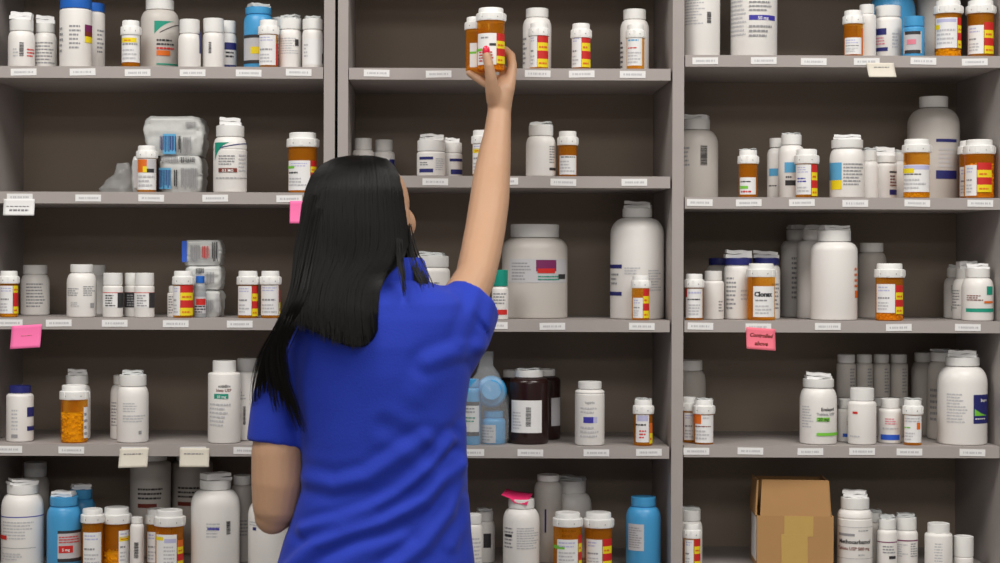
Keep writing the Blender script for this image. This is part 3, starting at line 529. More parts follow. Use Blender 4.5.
# ------------------------------------------------------------------ soft packs, bags
def sheet_pack(name, loc, hw, hd, hh, m, seed, puff=.35, res=14):
    """a stuffed, slightly crumpled pack: closed rounded body, base on z=0"""
    mb = MB(); vs = []; fs = []; n = 40
    prof = [(.02, 0)] + [(1, 0)] + [(1, i / res) for i in range(1, res)] + [(.96, 1), (.02, 1)]
    for i, (s, t) in enumerate(prof):
        bulge = 1 - puff * .3 * (abs(2 * t - 1) ** 3)
        for k in range(n):
            a = 2 * math.pi * k / n; c, q = math.cos(a), math.sin(a); e = .22
            x = hw * s * bulge * math.copysign(abs(c) ** e, c); y = hd * s * bulge * math.copysign(abs(q) ** e, q); z = 2 * hh * t
            nz = noise.noise(Vector((x * 28 + seed, y * 28, z * 40))) ; nz2 = noise.noise(Vector((x * 90 + seed, y * 90, z * 90)))
            nz3 = abs(noise.noise(Vector((x * 55 + seed, y * 30, z * 160)))); f = 1 + .07 * nz + .05 * nz2 - .09 * nz3
            vs.append((x * f, y * f, max(0, z + (.004 * nz if 0 < t else 0))))
    for i in range(len(prof) - 1):
        for k in range(n):
            k2 = (k + 1) % n; fs.append((i*n+k, i*n+k2, (i+1)*n+k2, (i+1)*n+k))
    fs.append(tuple(range(n))[::-1]); fs.append(tuple((len(prof)-1)*n + k for k in range(n)))
    mb.add(vs, fs, m); root = empty(name, loc); mb.build('wrapper', root, 40)
    return root
def flat_print(root, name, y, items):
    """printed patches on an upright front face; items (x0,x1,z0,z1,colour[,bars])"""
    mb = MB(); o = 0
    for it in items:
        x0, x1, z0, z1, c = it[:5]; o += .0001
        if len(it) > 5:
            x = x0
            while x < x1:
                ww = random.uniform(.0008, .0022); zz = z0 + (z1 - z0) * random.uniform(0, .25)
                mb.box(x, min(x + ww, x1), y - .0006 - o, y, zz, z1, ink(c)); x += ww + random.uniform(.0008, .0018)
        else: mb.box(x0, x1, y - .0005 - o, y, z0, z1, ink(c))
    return mb.build(name, root, 0)
packm = mat('frosted_pack_film', (200, 202, 200), 0.3, .12, 60, .3)
def pack_at(shelf, x0, x1, y_top, y_bot, Y, hd, name, seed, m=packm):
    a, c = W(x0, y_top, Y - hd), W(x1, y_bot, Y - hd)
    zb = SHZ[shelf] if y_bot is None else c.z
    return sheet_pack(name, ((a.x + c.x) / 2, Y, zb + .0003), (c.x - a.x) / 2, hd, (a.z - zb) / 2, m, seed)
Yp = .105
def pack2(x0, x1, yt, yb, seed, label, print_items, shelf, grp, Y=Yp, hd=.045, m=packm, name='blister_pack_bundle'):
    a = W(x0, yt, Y - hd); c = W(x1, yb, Y - hd)
    zb = max(c.z, SHZ[shelf] + .0003)
    o = sheet_pack(name, ((a.x + c.x) / 2, Y, zb), (c.x - a.x) / 2, hd, (a.z - zb) / 2, m, seed)
    cx, s = (a.x + c.x) / 2, (Y - hd + DIST) / F
    its = []
    for it in print_items:
        p, q = W(it[0], it[3], Y - hd), W(it[1], it[2], Y - hd)
        its.append((p.x - cx, q.x - cx, p.z - zb, q.z - zb) + tuple(it[4:]))
    flat_print(o, 'printed_label', -hd * 1.04, its)
    return tag(o, label, 'package', grp)
pack2(158, 203, 156, 192, 3, "lower clear wrapped blister pack bundle behind the small vial on the left bay's second shelf",
      [(159, 171, 168, 189, 'lb'), (159, 171, 170, 189, 'n', 1), (174, 178, 170, 190, 'k', 1), (181, 198, 168, 190, 'g', 1), (161, 178, 156.5, 163, 'g', 1), (180, 195, 157, 163, 'k', 1)], 'L2', 'clear wrapped blister pack bundles')
zlow = None
pack2(143, 204, 116, 155.6, 9, "upper wide clear wrapped blister pack bundle with blue stripes stacked on another one",
      [(163, 176, 134, 154, 'lb'), (160, 176, 136, 154, 'n', 1), (178, 181, 136, 154, 'k', 1), (183, 191, 137, 154, 'g', 1), (186, 196, 122, 128, 'g', 1)], 'L2', 'clear wrapped blister pack bundles')
# support under the left overhang: a third pack, seen between vial and bag
pack2(131, 154, 157, 192, 21, "plain greyish wrapped pack behind the small picture labelled vial",
      [(134, 138, 160, 188, 'lg')], 'L2', 'clear wrapped blister pack bundles')
for i, (yt, yb, its, lb) in enumerate(((290, 318, [(205, 214, 300, 312, 'g', 1), (216, 219, 294, 314, 'lg', 1)], "bottom clear plastic pack in the stack of three on the left bay's third shelf"),
                      (266, 289.5, [(196, 204, 268, 274, 'k', 1), (206, 214, 272, 284, 'g', 1)], "middle clear plastic pack in the stack of three on the left bay's third shelf"),
                      (240, 265.5, [(182, 187, 241, 262, 'b'), (190, 200, 245, 262, 'g', 1), (202, 209, 246, 260, 'r', 1), (212, 218, 242, 262, 'k', 1)], "top clear plastic pack with red print in the stack of three"))):
    pack2(182 if i == 2 else 184, 221, yt, yb, 30 + i, lb, its, 'L3', 'stacked clear packs on the left bay\'s third shelf', Y=.10, hd=.04)

def film_bag(loc, pts, depth, seed, label, group=None, parent_cat='bag'):
    """crumpled clear bag: rings given as (z, x_left, x_right, depth_scale)"""
    mb = MB(); n = 36; vs = []; fs = []
    for i, (z, xl, xr, ds) in enumerate(pts):
        for k in range(n):
            a = 2 * math.pi * k / n; c, q = math.cos(a), math.sin(a)
            x = (xl + xr) / 2 + (xr - xl) / 2 * math.copysign(abs(c) ** .7, c); y = depth * ds * math.copysign(abs(q) ** .7, q)
            nv = noise.noise(Vector((x * 60 + seed, y * 60, z * 60))) * .0045 + abs(noise.noise(Vector((x * 130, y * 130 + seed, z * 50)))) * .003
            vs.append((x + c * nv, y + q * nv, max(.0004, z + nv * .4)))
    for i in range(len(pts) - 1):
        for k in range(n):
            k2 = (k + 1) % n; fs.append((i*n+k, i*n+k2, (i+1)*n+k2, (i+1)*n+k))
    fs.append(tuple(range(n))[::-1]); fs.append(tuple((len(pts)-1)*n + k for k in range(n)))
    mb.add(vs, fs, clearbag); o = mb.build('plastic_bag', None, 20); o.location = loc
    return tag(o, label, 'bag', group)
# crumpled empty bag lying at the left of the blister packs
c0 = W(119, 191, .06)
sc = (.06 + DIST) / F
film_bag((c0.x, .06, SHZ['L2']), [(0, -16*sc, 13*sc, .8), (4*sc, -19*sc, 13*sc, 1), (8*sc, -15*sc, 13*sc, .9), (13*sc, -12*sc, 13*sc, .8), (18*sc, -5*sc, 13*sc, .7), (24*sc, -4*sc, 12*sc, .5), (30*sc, -3*sc, 9*sc, .3)], .022, 5,
         "small crumpled clear plastic bag left of the blister packs on the second shelf")
# blue bottles inside a clear bag, middle bay fourth shelf
PLACED['C4'] = []
bottle('C4', 464.5, 481, 379, 'striped label upright light blue bottle in clear bag', b=.02, ch=8, col='blue', capcol='blue', sh=.3, grp='bagged light blue bottles',
       lab=[('r', .08, .9, .2, .6, 'w'), ('r', .08, .9, .6, .66, 'k'), ('r', .08, .9, .14, .2, 'k'), ('t', .12, .85, .34, .44, 2, 't'), ('t', .12, .85, .48, .58, 2, 'g')])
bottle('C4', 481.5, 506, 411, 'white label squat light blue bottle in clear bag', b=.02, ch=6, col='blue', capcol='blue', sh=.2, grp='bagged light blue bottles',
       lab=[('r', .02, .6, .05, .6, 'lg'), ('t', .06, .55, .1, .55, 5, 'g')])
# a bottle lying across the others
lay = empty('medicine_bottle', tuple(W(491, 391.5, .055) + Vector((0, 0, 0))))
mb = MB(); rr = 15.5 * sc; mb.lathe([(rr * .85, -.03), (rr, -.026), (rr, .012), (rr * .9, .019), (rr * .6, .024), (rr * .6, .026)], plastic('blue'), 36, M=Matrix.Rotation(R(82), 4, 'X')); mb.build('body', lay)
mb = MB(); mb.lathe([(rr * .66, .026), (rr * .68, .027), (rr * .68, .036), (rr * .6, .038)], plastic('blue'), 40, .04, (1, 2), M=Matrix.Rotation(R(82), 4, 'X')); mb.build('cap', lay)
tag(lay, 'light blue bottle lying on its side on top inside the clear bag', 'bottle', "bagged light blue bottles on the middle bay's fourth shelf")
c0 = W(487, 443, .05)
film_bag((c0.x, .052, SHZ['C4']), [(0, -22*sc, 19*sc, .9), (6*sc, -24*sc, 22*sc, 1), (25*sc, -24*sc, 22*sc, 1), (45*sc, -23*sc, 20*sc, 1), (60*sc, -19*sc, 15*sc, .85), (70*sc, -10*sc, 10*sc, .5), (78*sc, -8*sc, 6*sc, .25), (92*sc, -6*sc, 6*sc, .12)], .047, 11,
         "clear plastic bag holding three light blue bottles beside the blue shirt")

# ------------------------------------------------------------------ cardboard box
card = mat('cardboard', (178, 136, 88), 0.85, .06, 25, .1)
tape = mat('tan_packing_tape', (196, 162, 92), 0.35, .05, 60)
Yb = .02
a = W(757.5, 516, Yb); c = W(833, 571, Yb); hw = (c.x - a.x) / 2; zb = SHZ['R5'] + .0003; hb = a.z - zb
box = empty('cardboard_box', ((a.x + c.x) / 2, Yb, zb), R(-4)); dp = .12; t = .003
mb = MB()
mb.box(-hw, hw, 0, t, 0, hb, card); mb.box(-hw, hw, dp - t, dp, 0, hb, card)
mb.box(-hw, -hw + t, t, dp - t, 0, hb, card); mb.box(hw - t, hw, t, dp - t, 0, hb, card); mb.box(-hw, hw, 0, dp, 0, t, card)
mb.build('carton_walls', box, 0)
fl = .069
def flap(M, w2, h, name='flap'):
    mb = MB(); vs = [(-w2, 0, 0), (w2, 0, 0), (w2 * .94, 0, h), (-w2 * .94, 0, h)]
    vs = [M @ Vector(v) for v in vs] + [M @ (Vector(v) + Vector((0, t, 0))) for v in vs]
    mb.add(vs, [(0,1,2,3),(7,6,5,4),(0,4,5,1),(1,5,6,2),(2,6,7,3),(3,7,4,0)], card); return mb.build(name, box, 0)
flap(Matrix.Translation((0, 0, hb)) @ Matrix.Rotation(R(-8), 4, 'X'), hw * .92, fl)
flap(Matrix.Translation((0, dp - t, hb)) @ Matrix.Rotation(R(-4), 4, 'X'), hw * .9, fl * .9)
flap(Matrix.Translation((-hw, dp / 2, hb)) @ Matrix.Rotation(R(3), 4, 'Y') @ Matrix.Rotation(R(90), 4, 'Z'), dp * .45, fl * .97)
flap(Matrix.Translation((hw - t, dp / 2, hb)) @ Matrix.Rotation(R(-4), 4, 'Y') @ Matrix.Rotation(R(90), 4, 'Z'), dp * .45, fl * .97)
mb = MB(); mb.box(-hw * .3, hw * .46, -.0006, 0, hb * .62, hb * 1.0, tape, Matrix.Rotation(.01, 4, 'Y')); mb.box(-hw * .36, hw * .33, -.001, 0, 0.0, hb * .66, tape, Matrix.Rotation(-.01, 4, 'Y')); o = mb.build('packing_tape', box, 0); o['label'] = 'tan tape strips'
mb = MB(); mb.box(-hw - .0006, -hw, .015, .10, hb * .12, hb * .95, paper); mb.build('shipping_label', box, 0)
tag(box, "open cardboard carton with raised flaps and tan tape on the right bay's bottom shelf", 'box')

# ------------------------------------------------------------------ notes on the shelf edges
pink = mat('pink_note_paper', (255, 120, 180), .75); salmon = mat('salmon_pink_note_paper', (245, 120, 140), .75); cream = mat('cream_note_paper', (228, 222, 208), .8)
hot = mat('hot_pink_note_paper', (235, 40, 110), .75)
def note(px0, px1, py0, py1, m, label, lines=None, name='sticky_note', skew=(0, 0), text=None, curl=.006, rowsc='g', yo=-.0022):
    mb = MB(); n = 8; vs = []; fs = []
    c = W((px0 + px1) / 2, py0, 0); s = DIST / F; ww = (px1 - px0) * s / 2; h = (py1 - py0) * s
    def P(u, v, o=0):                                        # u -1..1, v 0 top .. 1 bottom
        return Vector((u * ww + skew[0] * s * v, -curl * v * v - .0004 - o, -v * h + u * skew[1] * s * .5))
    for j in range(n + 1):
        for i in range(n + 1):
            vs.append(P(2 * i / n - 1, j / n))
    for j in range(n):
        for i in range(n):
            k = j * (n + 1) + i; fs.append((k, k + n + 1, k + n + 2, k + 1))
    mb.add(vs, fs, m)
    if lines:
        for (v, u0, u1, hh) in lines:
            u = u0
            while u < u1:
                du = random.uniform(.1, .25); pts = [P(u, v - hh, .0006), P(u, v + hh, .0006), P(min(u + du, u1), v + hh, .0006), P(min(u + du, u1), v - hh, .0006)]
                mb.add(pts, [(0, 1, 2, 3)], ink(rowsc)); u += du + .06
    if text:
        for (st, v, size) in text:
            gv, gf = glyphs(st, .3, .03)
            mb.add([P(p[0] * size / ww, v - p[1] * size / h, .0007) for p in gv], gf, ink('br'))
    o = mb.build(name, None, 60); o.location = (c.x, yo, c.z)
    sol = o.modifiers.new('thickness', 'SOLIDIFY'); sol.thickness = .0003; sol.offset = 0
    return tag(o, label, 'note')
note(4, 35, 199, 215.5, paper, "white printed paper tag hanging below the left end of the left bay's second shelf", [(.45, -.8, .7, .03), (.68, -.6, .65, .06)], 'paper_tag')
note(12, 42, 325, 348, pink, "bright pink sticky note under the left end of the left bay's third shelf", [(.45, -.3, .4, .02)], skew=(-1, 2), rowsc='pk')
note(290, 303, 201, 223.5, pink, 'narrow pink sticky note hanging just left of the dark hair', None)
note(120, 149, 448, 467, cream, "crooked cream paper tag under the bottle pair on the left bay's fourth shelf", [(.3, -.7, .6, .03)], 'paper_tag', skew=(-1, 1))
note(180, 209.5, 448, 466.5, cream, "straight cream paper tag left of the blue sleeve under the fourth shelf", [(.3, -.7, .6, .03)], 'paper_tag')
note(866, 893.5, 63, 77.5, cream, "cream paper tag with slanted edge under the right bay's top shelf", [(.3, -.5, .6, .03)], 'paper_tag', skew=(2, 0))
note(746, 775, 328, 349.5, salmon, "salmon pink handwritten sticky note reading Controlled above on the right bay's third shelf", None, text=[('Controlled', .42, .0098), ('above', .8, .0105)], skew=(0, -2))
# pink note lying on the white bottle
pb = [o for o in COL.objects if o.get('label', '').startswith('white bottle topped with a pink note')][0]
p = W(517, 497.5, pb.location.y)
mb = MB(); vs = []
for j in range(7):
    for i in range(7):
        u, v = i / 6 - .5, j / 6 - .5; vs.append((u * .052, v * .05, .0022 + .013 * max(0, -(u + v * .3) - .12) - .03 * max(0, -v - .3) * (1 if u > -.1 else 0)))
fs = [(j*7+i, j*7+i+1, (j+1)*7+i+1, (j+1)*7+i) for j in range(6) for i in range(6)]
mb.add(vs, fs, hot); o = mb.build('sticky_note', None, 60); o.location = (p.x, pb.location.y, p.z + .001); o.rotation_euler = (R(-9), 0, R(-12))
o.rotation_euler = (R(12), R(6), R(-14))
sol = o.modifiers.new('thickness', 'SOLIDIFY'); sol.thickness = .0003
tag(o, 'hot pink sticky note lying on a white bottle cap on the bottom shelf', 'note')

# ------------------------------------------------------------------ person
skin = mat('skin', (192, 152, 122), 0.5, .04, 25, 0.0)
skin.node_tree.nodes['Principled BSDF'].inputs['Subsurface Weight'].default_value = .12
skin.node_tree.nodes['Principled BSDF'].inputs['Subsurface Radius'].default_value = (.012, .005, .003)
blue = mat('royal_blue_cotton', (19, 50, 172), 0.85, .05, 300, .25)
blue.node_tree.nodes['Principled BSDF'].inputs['Sheen Weight'].default_value = .05
hairm = mat('black_hair', (5, 4, 4), 0.45)
hairm.node_tree.nodes['Principled BSDF'].inputs['Specular IOR Level'].default_value = .2
black = mat('black_trouser_cloth', (28, 28, 32), .9, .05, 200, .2)
def chain(mb, pts, m, n=18):
    """closed tapering limb: pts (Vector, radius)"""
    for i, (p, r) in enumerate(pts):
        M = Matrix.Translation(p); k = 8
        mb.lathe([(max(r * math.sin(math.pi * (j + .4) / (k + .8)), r * .05), -r * math.cos(math.pi * (j + .4) / (k + .8))) for j in range(k + 1)], m, n, M=M)
        if i:
            q, s = pts[i - 1]; d = (p - q)
            if d.length < 1e-5: continue
            Q = d.to_track_quat('Z', 'Y').to_matrix().to_4x4()
            mb.lathe([(s, 0), (r, d.length)], m, n, M=Matrix.Translation(q) @ Q)
def loft(mb, rings, m, n=56, ex=.8):
    vs = []; fs = []
    for (c, hx, hy) in rings:
        for k in range(n):
            a = 2 * math.pi * k / n; co, si = math.cos(a), math.sin(a)
            vs.append((c.x + hx * math.copysign(abs(co) ** ex, co), c.y + hy * math.copysign(abs(si) ** ex, si), c.z))
    for i in range(len(rings) - 1):
        for k in range(n):
            k2 = (k + 1) % n; fs.append((i*n+k, (i+1)*n+k, (i+1)*n+k2, i*n+k2))
    fs.append(tuple(range(n))); fs.append(tuple((len(rings)-1)*n + k for k in range(n))[::-1])
    mb.add(vs, fs, m)
def fuse(mb, name, voxel, smooth, parent, it=6):
    o = mb.build(name + '_raw', None, 0)
    r = o.modifiers.new('r', 'REMESH'); r.mode = 'VOXEL'; r.voxel_size = voxel; r.use_smooth_shade = True
    s = o.modifiers.new('s', 'SMOOTH'); s.factor = .5; s.iterations = smooth
    me = bpy.data.meshes.new_from_object(o.evaluated_get(bpy.context.evaluated_depsgraph_get()))
    bpy.data.objects.remove(o)
    me.name = name; me.shade_smooth()
    return link(bpy.data.objects.new(name, me), parent)
def wp(px, py, Y, rpx): return (W(px, py, Y), rpx * (Y + DIST) / F)
PY = -.43
person = empty('person', (W(375, 562, PY).x, PY, 0))
tag(person, 'long black haired woman in royal blue polo shirt, reaching up with two amber vials', 'person')
pinv = Matrix.Translation(-Vector(person.location))
def seat(o): o.matrix_parent_inverse = pinv; return o
body = MB()
# torso, neck
def ring(py, xl, xr, Yc, hy): a, b = W(xl, py, Yc), W(xr, py, Yc); return ((a + b) / 2, (b.x - a.x) / 2, hy)
loft(body, [ring(282, 362, 404, PY+.01, .045), ring(296, 318, 452, PY, .06), ring(330, 300, 462, PY, .085), ring(400, 306, 455, PY, .085), ring(480, 310, 458, PY, .08), ring(560, 292, 462, PY, .09), ring(640, 285, 468, PY, .1), ring(680, 300, 455, PY, .1)], skin)
chain(body, [wp(382, 300, PY, 30), wp(381, 262, PY + .01, 27), wp(374, 235, PY + .03, 27)], skin)
# head
HC = W(369, 213, PY + .03)
HM = Matrix.Translation(HC) @ Matrix.Rotation(R(-20), 4, 'Z') @ Matrix.Rotation(R(14), 4, 'X')
def ell(mb, c, r3, m, M=HM, n=28, k=14):
    mb.lathe([(max(math.sin(math.pi * (j + .3) / (k + .6)), .02), -math.cos(math.pi * (j + .3) / (k + .6))) for j in range(k + 1)], m, n, M=M @ Matrix.Translation(c) @ Matrix.Diagonal((r3[0], r3[1], r3[2], 1)))
ell(body, (0, -.005, .015), (.07, .082, .08), skin)
ell(body, (0, .022, -.035), (.058, .062, .068), skin)
ell(body, (0, .045, -.082), (.03, .032, .024), skin)
ell(body, (0, .092, -.022), (.013, .018, .013), skin)
ell(body, (0, .084, 0.0), (.009, .012, .028), skin)
for s in (-1, 1):
    ell(body, (s * .036, .05, -.03), (.026, .026, .03), skin)
    ell(body, (s * .066, -.002, -.012), (.007, .015, .028), skin)
# right arm (raised)
chain(body, [wp(440, 322, PY, 30), wp(462, 303, PY + .03, 24), wp(475, 278, PY + .07, 20.3), wp(481, 252, PY + .12, 20.6), wp(485.5, 228, PY + .16, 20.4), wp(489.5, 200, PY + .20, 20),
             wp(491.5, 178, PY + .235, 18.8), wp(494.5, 155, PY + .26, 16.6), wp(497.5, 132, PY + .28, 13.6), wp(499.3, 112, PY + .295, 12.0)], skin)
# right hand round the vials
HY = -.135
chain(body, [wp(499.3, 112, HY, 12), wp(500, 101, HY, 12.5), wp(502, 91, HY + .004, 12.4), wp(503, 86, HY + .01, 11)], skin)
chain(body, [wp(495, 100, HY - .01, 9), wp(492.5, 90, HY - .022, 7.6), wp(491, 78, HY - .033, 6.0), wp(489, 66, HY - .038, 5.2), wp(486.5, 55, HY - .036, 4.7), wp(486, 51.5, HY - .035, 4.1)], skin)
chain(body, [wp(506, 90, HY, 9), wp(510, 80, HY + .006, 6.5), wp(512.3, 66, HY + .018, 5), wp(511, 56, HY + .03, 4.7), wp(505, 50, HY + .043, 4.4), wp(497, 50, HY + .047, 4.0)], skin)
chain(body, [wp(505, 88, HY + .012, 9), wp(507, 77, HY + .03, 5.2), wp(502, 68, HY + .048, 4.8), wp(492, 63, HY + .066, 4.5), wp(482, 61, HY + .068, 4.1)], skin)
chain(body, [wp(501, 90, HY + .012, 9), wp(498, 81, HY + .036, 5.2), wp(488, 77, HY + .05, 4.7), wp(478, 73.5, HY + .064, 4.3), wp(470, 68, HY + .068, 3.9)], skin)
chain(body, [wp(500, 94, HY + .006, 8), wp(492, 87, HY + .012, 4.9), wp(482, 81.5, HY + .02, 4.4), wp(474, 76.5, HY + .024, 4.0), wp(469, 73, HY + .024, 3.5)], skin)
# left arm (hanging, forearm reaching to the shelf)
chain(body, [wp(315, 330, PY, 30), wp(292, 365, PY, 26), wp(280, 425, PY - .005, 24.5), wp(277.5, 452, PY - .01, 26.3), wp(277, 482, PY - .01, 26), wp(275, 505, PY - .008, 23), wp(272.5, 516, PY - .004, 18.5), wp(281, 507, PY + .02, 21),
             wp(282, 504, PY + .05, 20.5), wp(287, 492, PY + .12, 18), wp(290, 485, PY + .19, 13.5), wp(292, 480, PY + .235, 12)], skin)
LH = PY + .235
chain(body, [wp(292, 480, LH, 12), wp(293, 478, LH + .05, 13)], skin)
for dx, ln, dz in ((-9, .072, 3), (-3, .08, 0), (3.5, .074, 0), (9.5, .06, 3)):
    chain(body, [wp(293 + dx, 478, LH + .05, 5), wp(293 + dx, 480 + dz, LH + .05 + ln * .5, 4.5), wp(293 + dx, 488 + dz, LH + .05 + ln * .85, 4), wp(293 + dx, 494 + dz, LH + .05 + ln * .95, 3.6)], skin, 12)
chain(body, [wp(302, 480, LH + .02, 6.5), wp(310, 483, LH + .05, 5), wp(311, 487, LH + .075, 4.2)], skin, 12)
# legs
for s in (-1, 1):
    hx = W(375, 600, PY).x + s * .085
    chain(body, [(Vector((hx, PY, .92)), .085), (Vector((hx + s*.01, PY + .01, .5)), .052), (Vector((hx + s*.012, PY - .01, .38)), .052), (Vector((hx + s*.015, PY - .01, .1)), .036), (Vector((hx + s*.02, PY + .1, .045)), .03)], skin)
bo = seat(fuse(body, 'body', .0028, 8, person)); bo['label'] = 'light skin, right arm raised'
print('body verts', len(bo.data.vertices))
# thumb nail
nl = MB(); p, r = wp(486, 51.3, HY - .035, 4.1)
ell(nl, p + Vector((0, -r * .72, .001)), (.0068, .0028, .0088), mat('pink_nail_polish', (226, 40, 75), .2), Matrix(), 16, 8); o = seat(nl.build('thumbnail', person)); o['label'] = 'bright pink nail polish'
# eyes and lips
for s in (-1, 1):
    e = MB(); ell(e, (s * .028, .063, .004), (.013, .010, .008), mat('eye_white', (235, 232, 228), .2)); ell(e, (s * .028, .0705, .004), (.006, .005, .006), mat('dark_iris', (35, 22, 15), .15)); seat(e.build('eye', person))
    e = MB(); ell(e, (s * .028, .074, .022), (.017, .005, .0028), hairm); seat(e.build('eyebrow', person))
e = MB(); ell(e, (0, .081, -.056), (.021, .01, .0055), mat('lip_skin', (185, 90, 90), .4)); seat(e.build('lips', person))

# shirt
sh = MB()
loft(sh, [ring(271, 362, 402, PY+.012, .05), ring(277, 350, 414, PY+.01, .062), ring(284, 334, 436, PY, .075), ring(292, 316, 456, PY, .09), ring(302, 303, 468, PY, .104), ring(318, 290, 474, PY, .113), ring(345, 284, 474, PY, .12), ring(372, 288, 471, PY, .12),
          ring(405, 296, 466, PY, .117), ring(445, 301, 466, PY, .112), ring(485, 302, 468, PY, .112), ring(515, 293, 470, PY, .118), ring(540, 284, 472, PY, .125), ring(563, 277, 474.5, PY, .132), ring(610, 272, 478, PY, .138), ring(650, 272, 479, PY, .14)], blue, 72, .82)
# left sleeve
chain(sh, [wp(318, 322, PY, 30), wp(303, 340, PY, 31)], blue, 28)
pts = [wp(306, 345, PY, 34), wp(290, 375, PY, 32), wp(281, 410, PY, 30.8), wp(277, 440, PY - .005, 30.2), wp(276.2, 445, PY - .006, 30.2)]
for (q, s_), (p, r) in zip(pts, pts[1:]):
    d = p - q; Q = d.to_track_quat('Z', 'Y').to_matrix().to_4x4(); sh.lathe([(s_, -.004), (s_, 0), (r, d.length)], blue, 40, M=Matrix.Translation(q) @ Q)
# right sleeve
def frust(a, ra, b, rb, mb=sh, m=blue):
    d = b - a; Q = d.to_track_quat('Z', 'Y').to_matrix().to_4x4(); mb.lathe([(ra, 0), (rb, d.length)], m, 40, M=Matrix.Translation(a) @ Q)
c1, _ = wp(435, 345, PY, 1); c2, _ = wp(471, 306, PY + .02, 1)
s_ = (PY + DIST) / F
chain(sh, [wp(430, 330, PY, 42), wp(446, 326, PY, 41)], blue, 28)
frust(W(440, 340, PY), 47 * s_, W(462, 318, PY + .01), 38 * s_); frust(W(458, 322, PY + .01), 39 * s_, W(474.5, 301, PY + .035), 30 * s_)
so = seat(fuse(sh, 'polo_shirt', .004, 10, person))
FOLDS = [([(300,478),(335,486),(368,478),(400,456),(425,440)], 6, .007), ([(304,530),(340,521),(372,510),(400,494),(432,466),(452,440)], 5, .009),
         ([(290,570),(315,546),(345,533),(385,522),(425,500),(458,464)], 6, .011), ([(392,570),(425,545),(450,512),(463,475),(470,430)], 6, .010),
         ([(330,572),(362,552),(400,540)], 7, .005), ([(468,345),(440,362),(418,395)], 9, .003),
         ([(484,348),(455,352),(428,362)], 6, .005), ([(490,300),(488,325),(480,345)], 5, .004), ([(478,292),(470,318),(462,340)], 5, .004),
         ([(300,345),(291,385),(297,425)], 6, -.005), ([(385,426),(412,438),(440,462)], 7, -.003), ([(452,545),(466,520),(471,500)], 5, .004), ([(474,563),(468,500)], 4, .004)]
def segd(x, y, a, b):
    ax, ay = a; bx, by = b; dx, dy = bx - ax, by - ay; t = max(0, min(1, ((x - ax) * dx + (y - ay) * dy) / (dx * dx + dy * dy)))
    return math.hypot(x - ax - t * dx, y - ay - t * dy)
me = so.data; norms = [v.normal.copy() for v in me.vertices]
for v, nn in zip(me.vertices, norms):
    if nn.y > .25: continue
    x = CX + v.co.x * F / (DIST + v.co.y); y = CY - (v.co.z - CZ) * F / (DIST + v.co.y)
    d = 0
    for pl, wd, am in FOLDS:
        wd *= 1.3
        q = min(segd(x, y, a, b) for a, b in zip(pl, pl[1:]))
        if q < wd * 3: d += am * (math.exp(-(q / wd) ** 2) - .45 * math.exp(-((q - wd * 1.7) / (wd * .8)) ** 2))
    d += .0016 * noise.noise(Vector((v.co.x * 14, v.co.y * 14, v.co.z * 20)))
    v.co += nn * d * .8 * max(0, min(1, -nn.y * 1.6 + .15))
me.update()
# collar: folded band round the neck
mb = MB(); n = 64; vs = []; fs = []
prof = [(.0, -.012), (-.004, .022), (-.002, .028), (.003, .030), (.008, .024), (.014, .004), (.017, -.016), (.013, -.018), (.007, 0.0), (.004, -.012)]
cc = W(383, 273, PY + .012)
for k in range(n):
    a = 2 * math.pi * k / n; ft = max(0, math.sin(a)) ** 6
    for (dr, z) in prof:
        rr = Vector((.062, .060)); vs.append((cc.x + (rr.x + dr) * math.cos(a), cc.y + (rr.y + dr) * math.sin(a), cc.z + z - .03 * max(0, math.sin(a)) - .004))
m_ = len(prof)
for k in range(n):
    for j in range(m_):
        k2, j2 = (k + 1) % n, (j + 1) % m_; fs.append((k*m_+j, k2*m_+j, k2*m_+j2, k*m_+j2))
mb.add(vs, fs, blue); co = mb.build('collar', so, 60)
# trousers and shoes
tr = MB()
loft(tr, [ring(600, 285, 466, PY, .115), ring(650, 282, 469, PY, .122), ring(700, 284, 466, PY, .118), ring(735, 290, 460, PY, .11)], black)
for s in (-1, 1):
    hx = W(375, 600, PY).x + s * .08
    chain(tr, [(Vector((hx, PY, .8)), .088), (Vector((hx + s*.01, PY + .01, .5)), .066), (Vector((hx + s*.015, PY - .005, .3)), .06), (Vector((hx + s*.02, PY - .005, .12)), .055)], black, 24)
seat(fuse(tr, 'trousers', .006, 6, person))
for s in (-1, 1):
    hx = W(375, 600, PY).x + s * .1
    sm = MB(); chain(sm, [(Vector((hx, PY - .03, .04)), .04), (Vector((hx, PY + .05, .042)), .042), (Vector((hx + s*.008, PY + .14, .036)), .036)], mat('black_shoe_leather', (20, 20, 22), .4), 20)
    q = fuse(sm, 'shoe', .005, 5, person); seat(q)
    for v in q.data.vertices: v.co.z = max(.001, v.co.z)

# hair: solid mass plus combed locks
HL = [  # y, left, right, Yc offset, half depth
 (156.5, 350, 372, .035, .035), (159.5, 335, 386, .038, .072), (166, 322, 393, .036, .1), (176, 313, 398.5, .026, .107), (190, 307, 402, .012, .109), (207, 303, 403.5, .0, .105), (225, 301, 406, -.008, .1025),
 (245, 299.5, 407, -.018, .096), (262, 298, 401, -.035, .082), (276, 296, 385, -.058, .066), (290, 292, 379, -.08, .052), (305, 288, 378, -.098, .040), (318, 288, 379, -.108, .030), (329, 306, 379, -.113, .023), (339, 328, 375, -.116, .017), (347, 348, 366, -.118, .009)]
hr = MB()
loft(hr, [ring(y, a, b, PY + yo, hd) for (y, a, b, yo, hd) in HL], hairm, 60, 1.0)
hairo = seat(fuse(hr, 'hair', .004, 6, person))
rnd = random.Random(11)
def interp(y):
    for a, b in zip(HL, HL[1:]):
        if a[0] <= y <= b[0]:
            t = (y - a[0]) / (b[0] - a[0]); t2 = t
            return [a[i] + (b[i] - a[i]) * t2 for i in range(5)]
    return list(HL[-1])
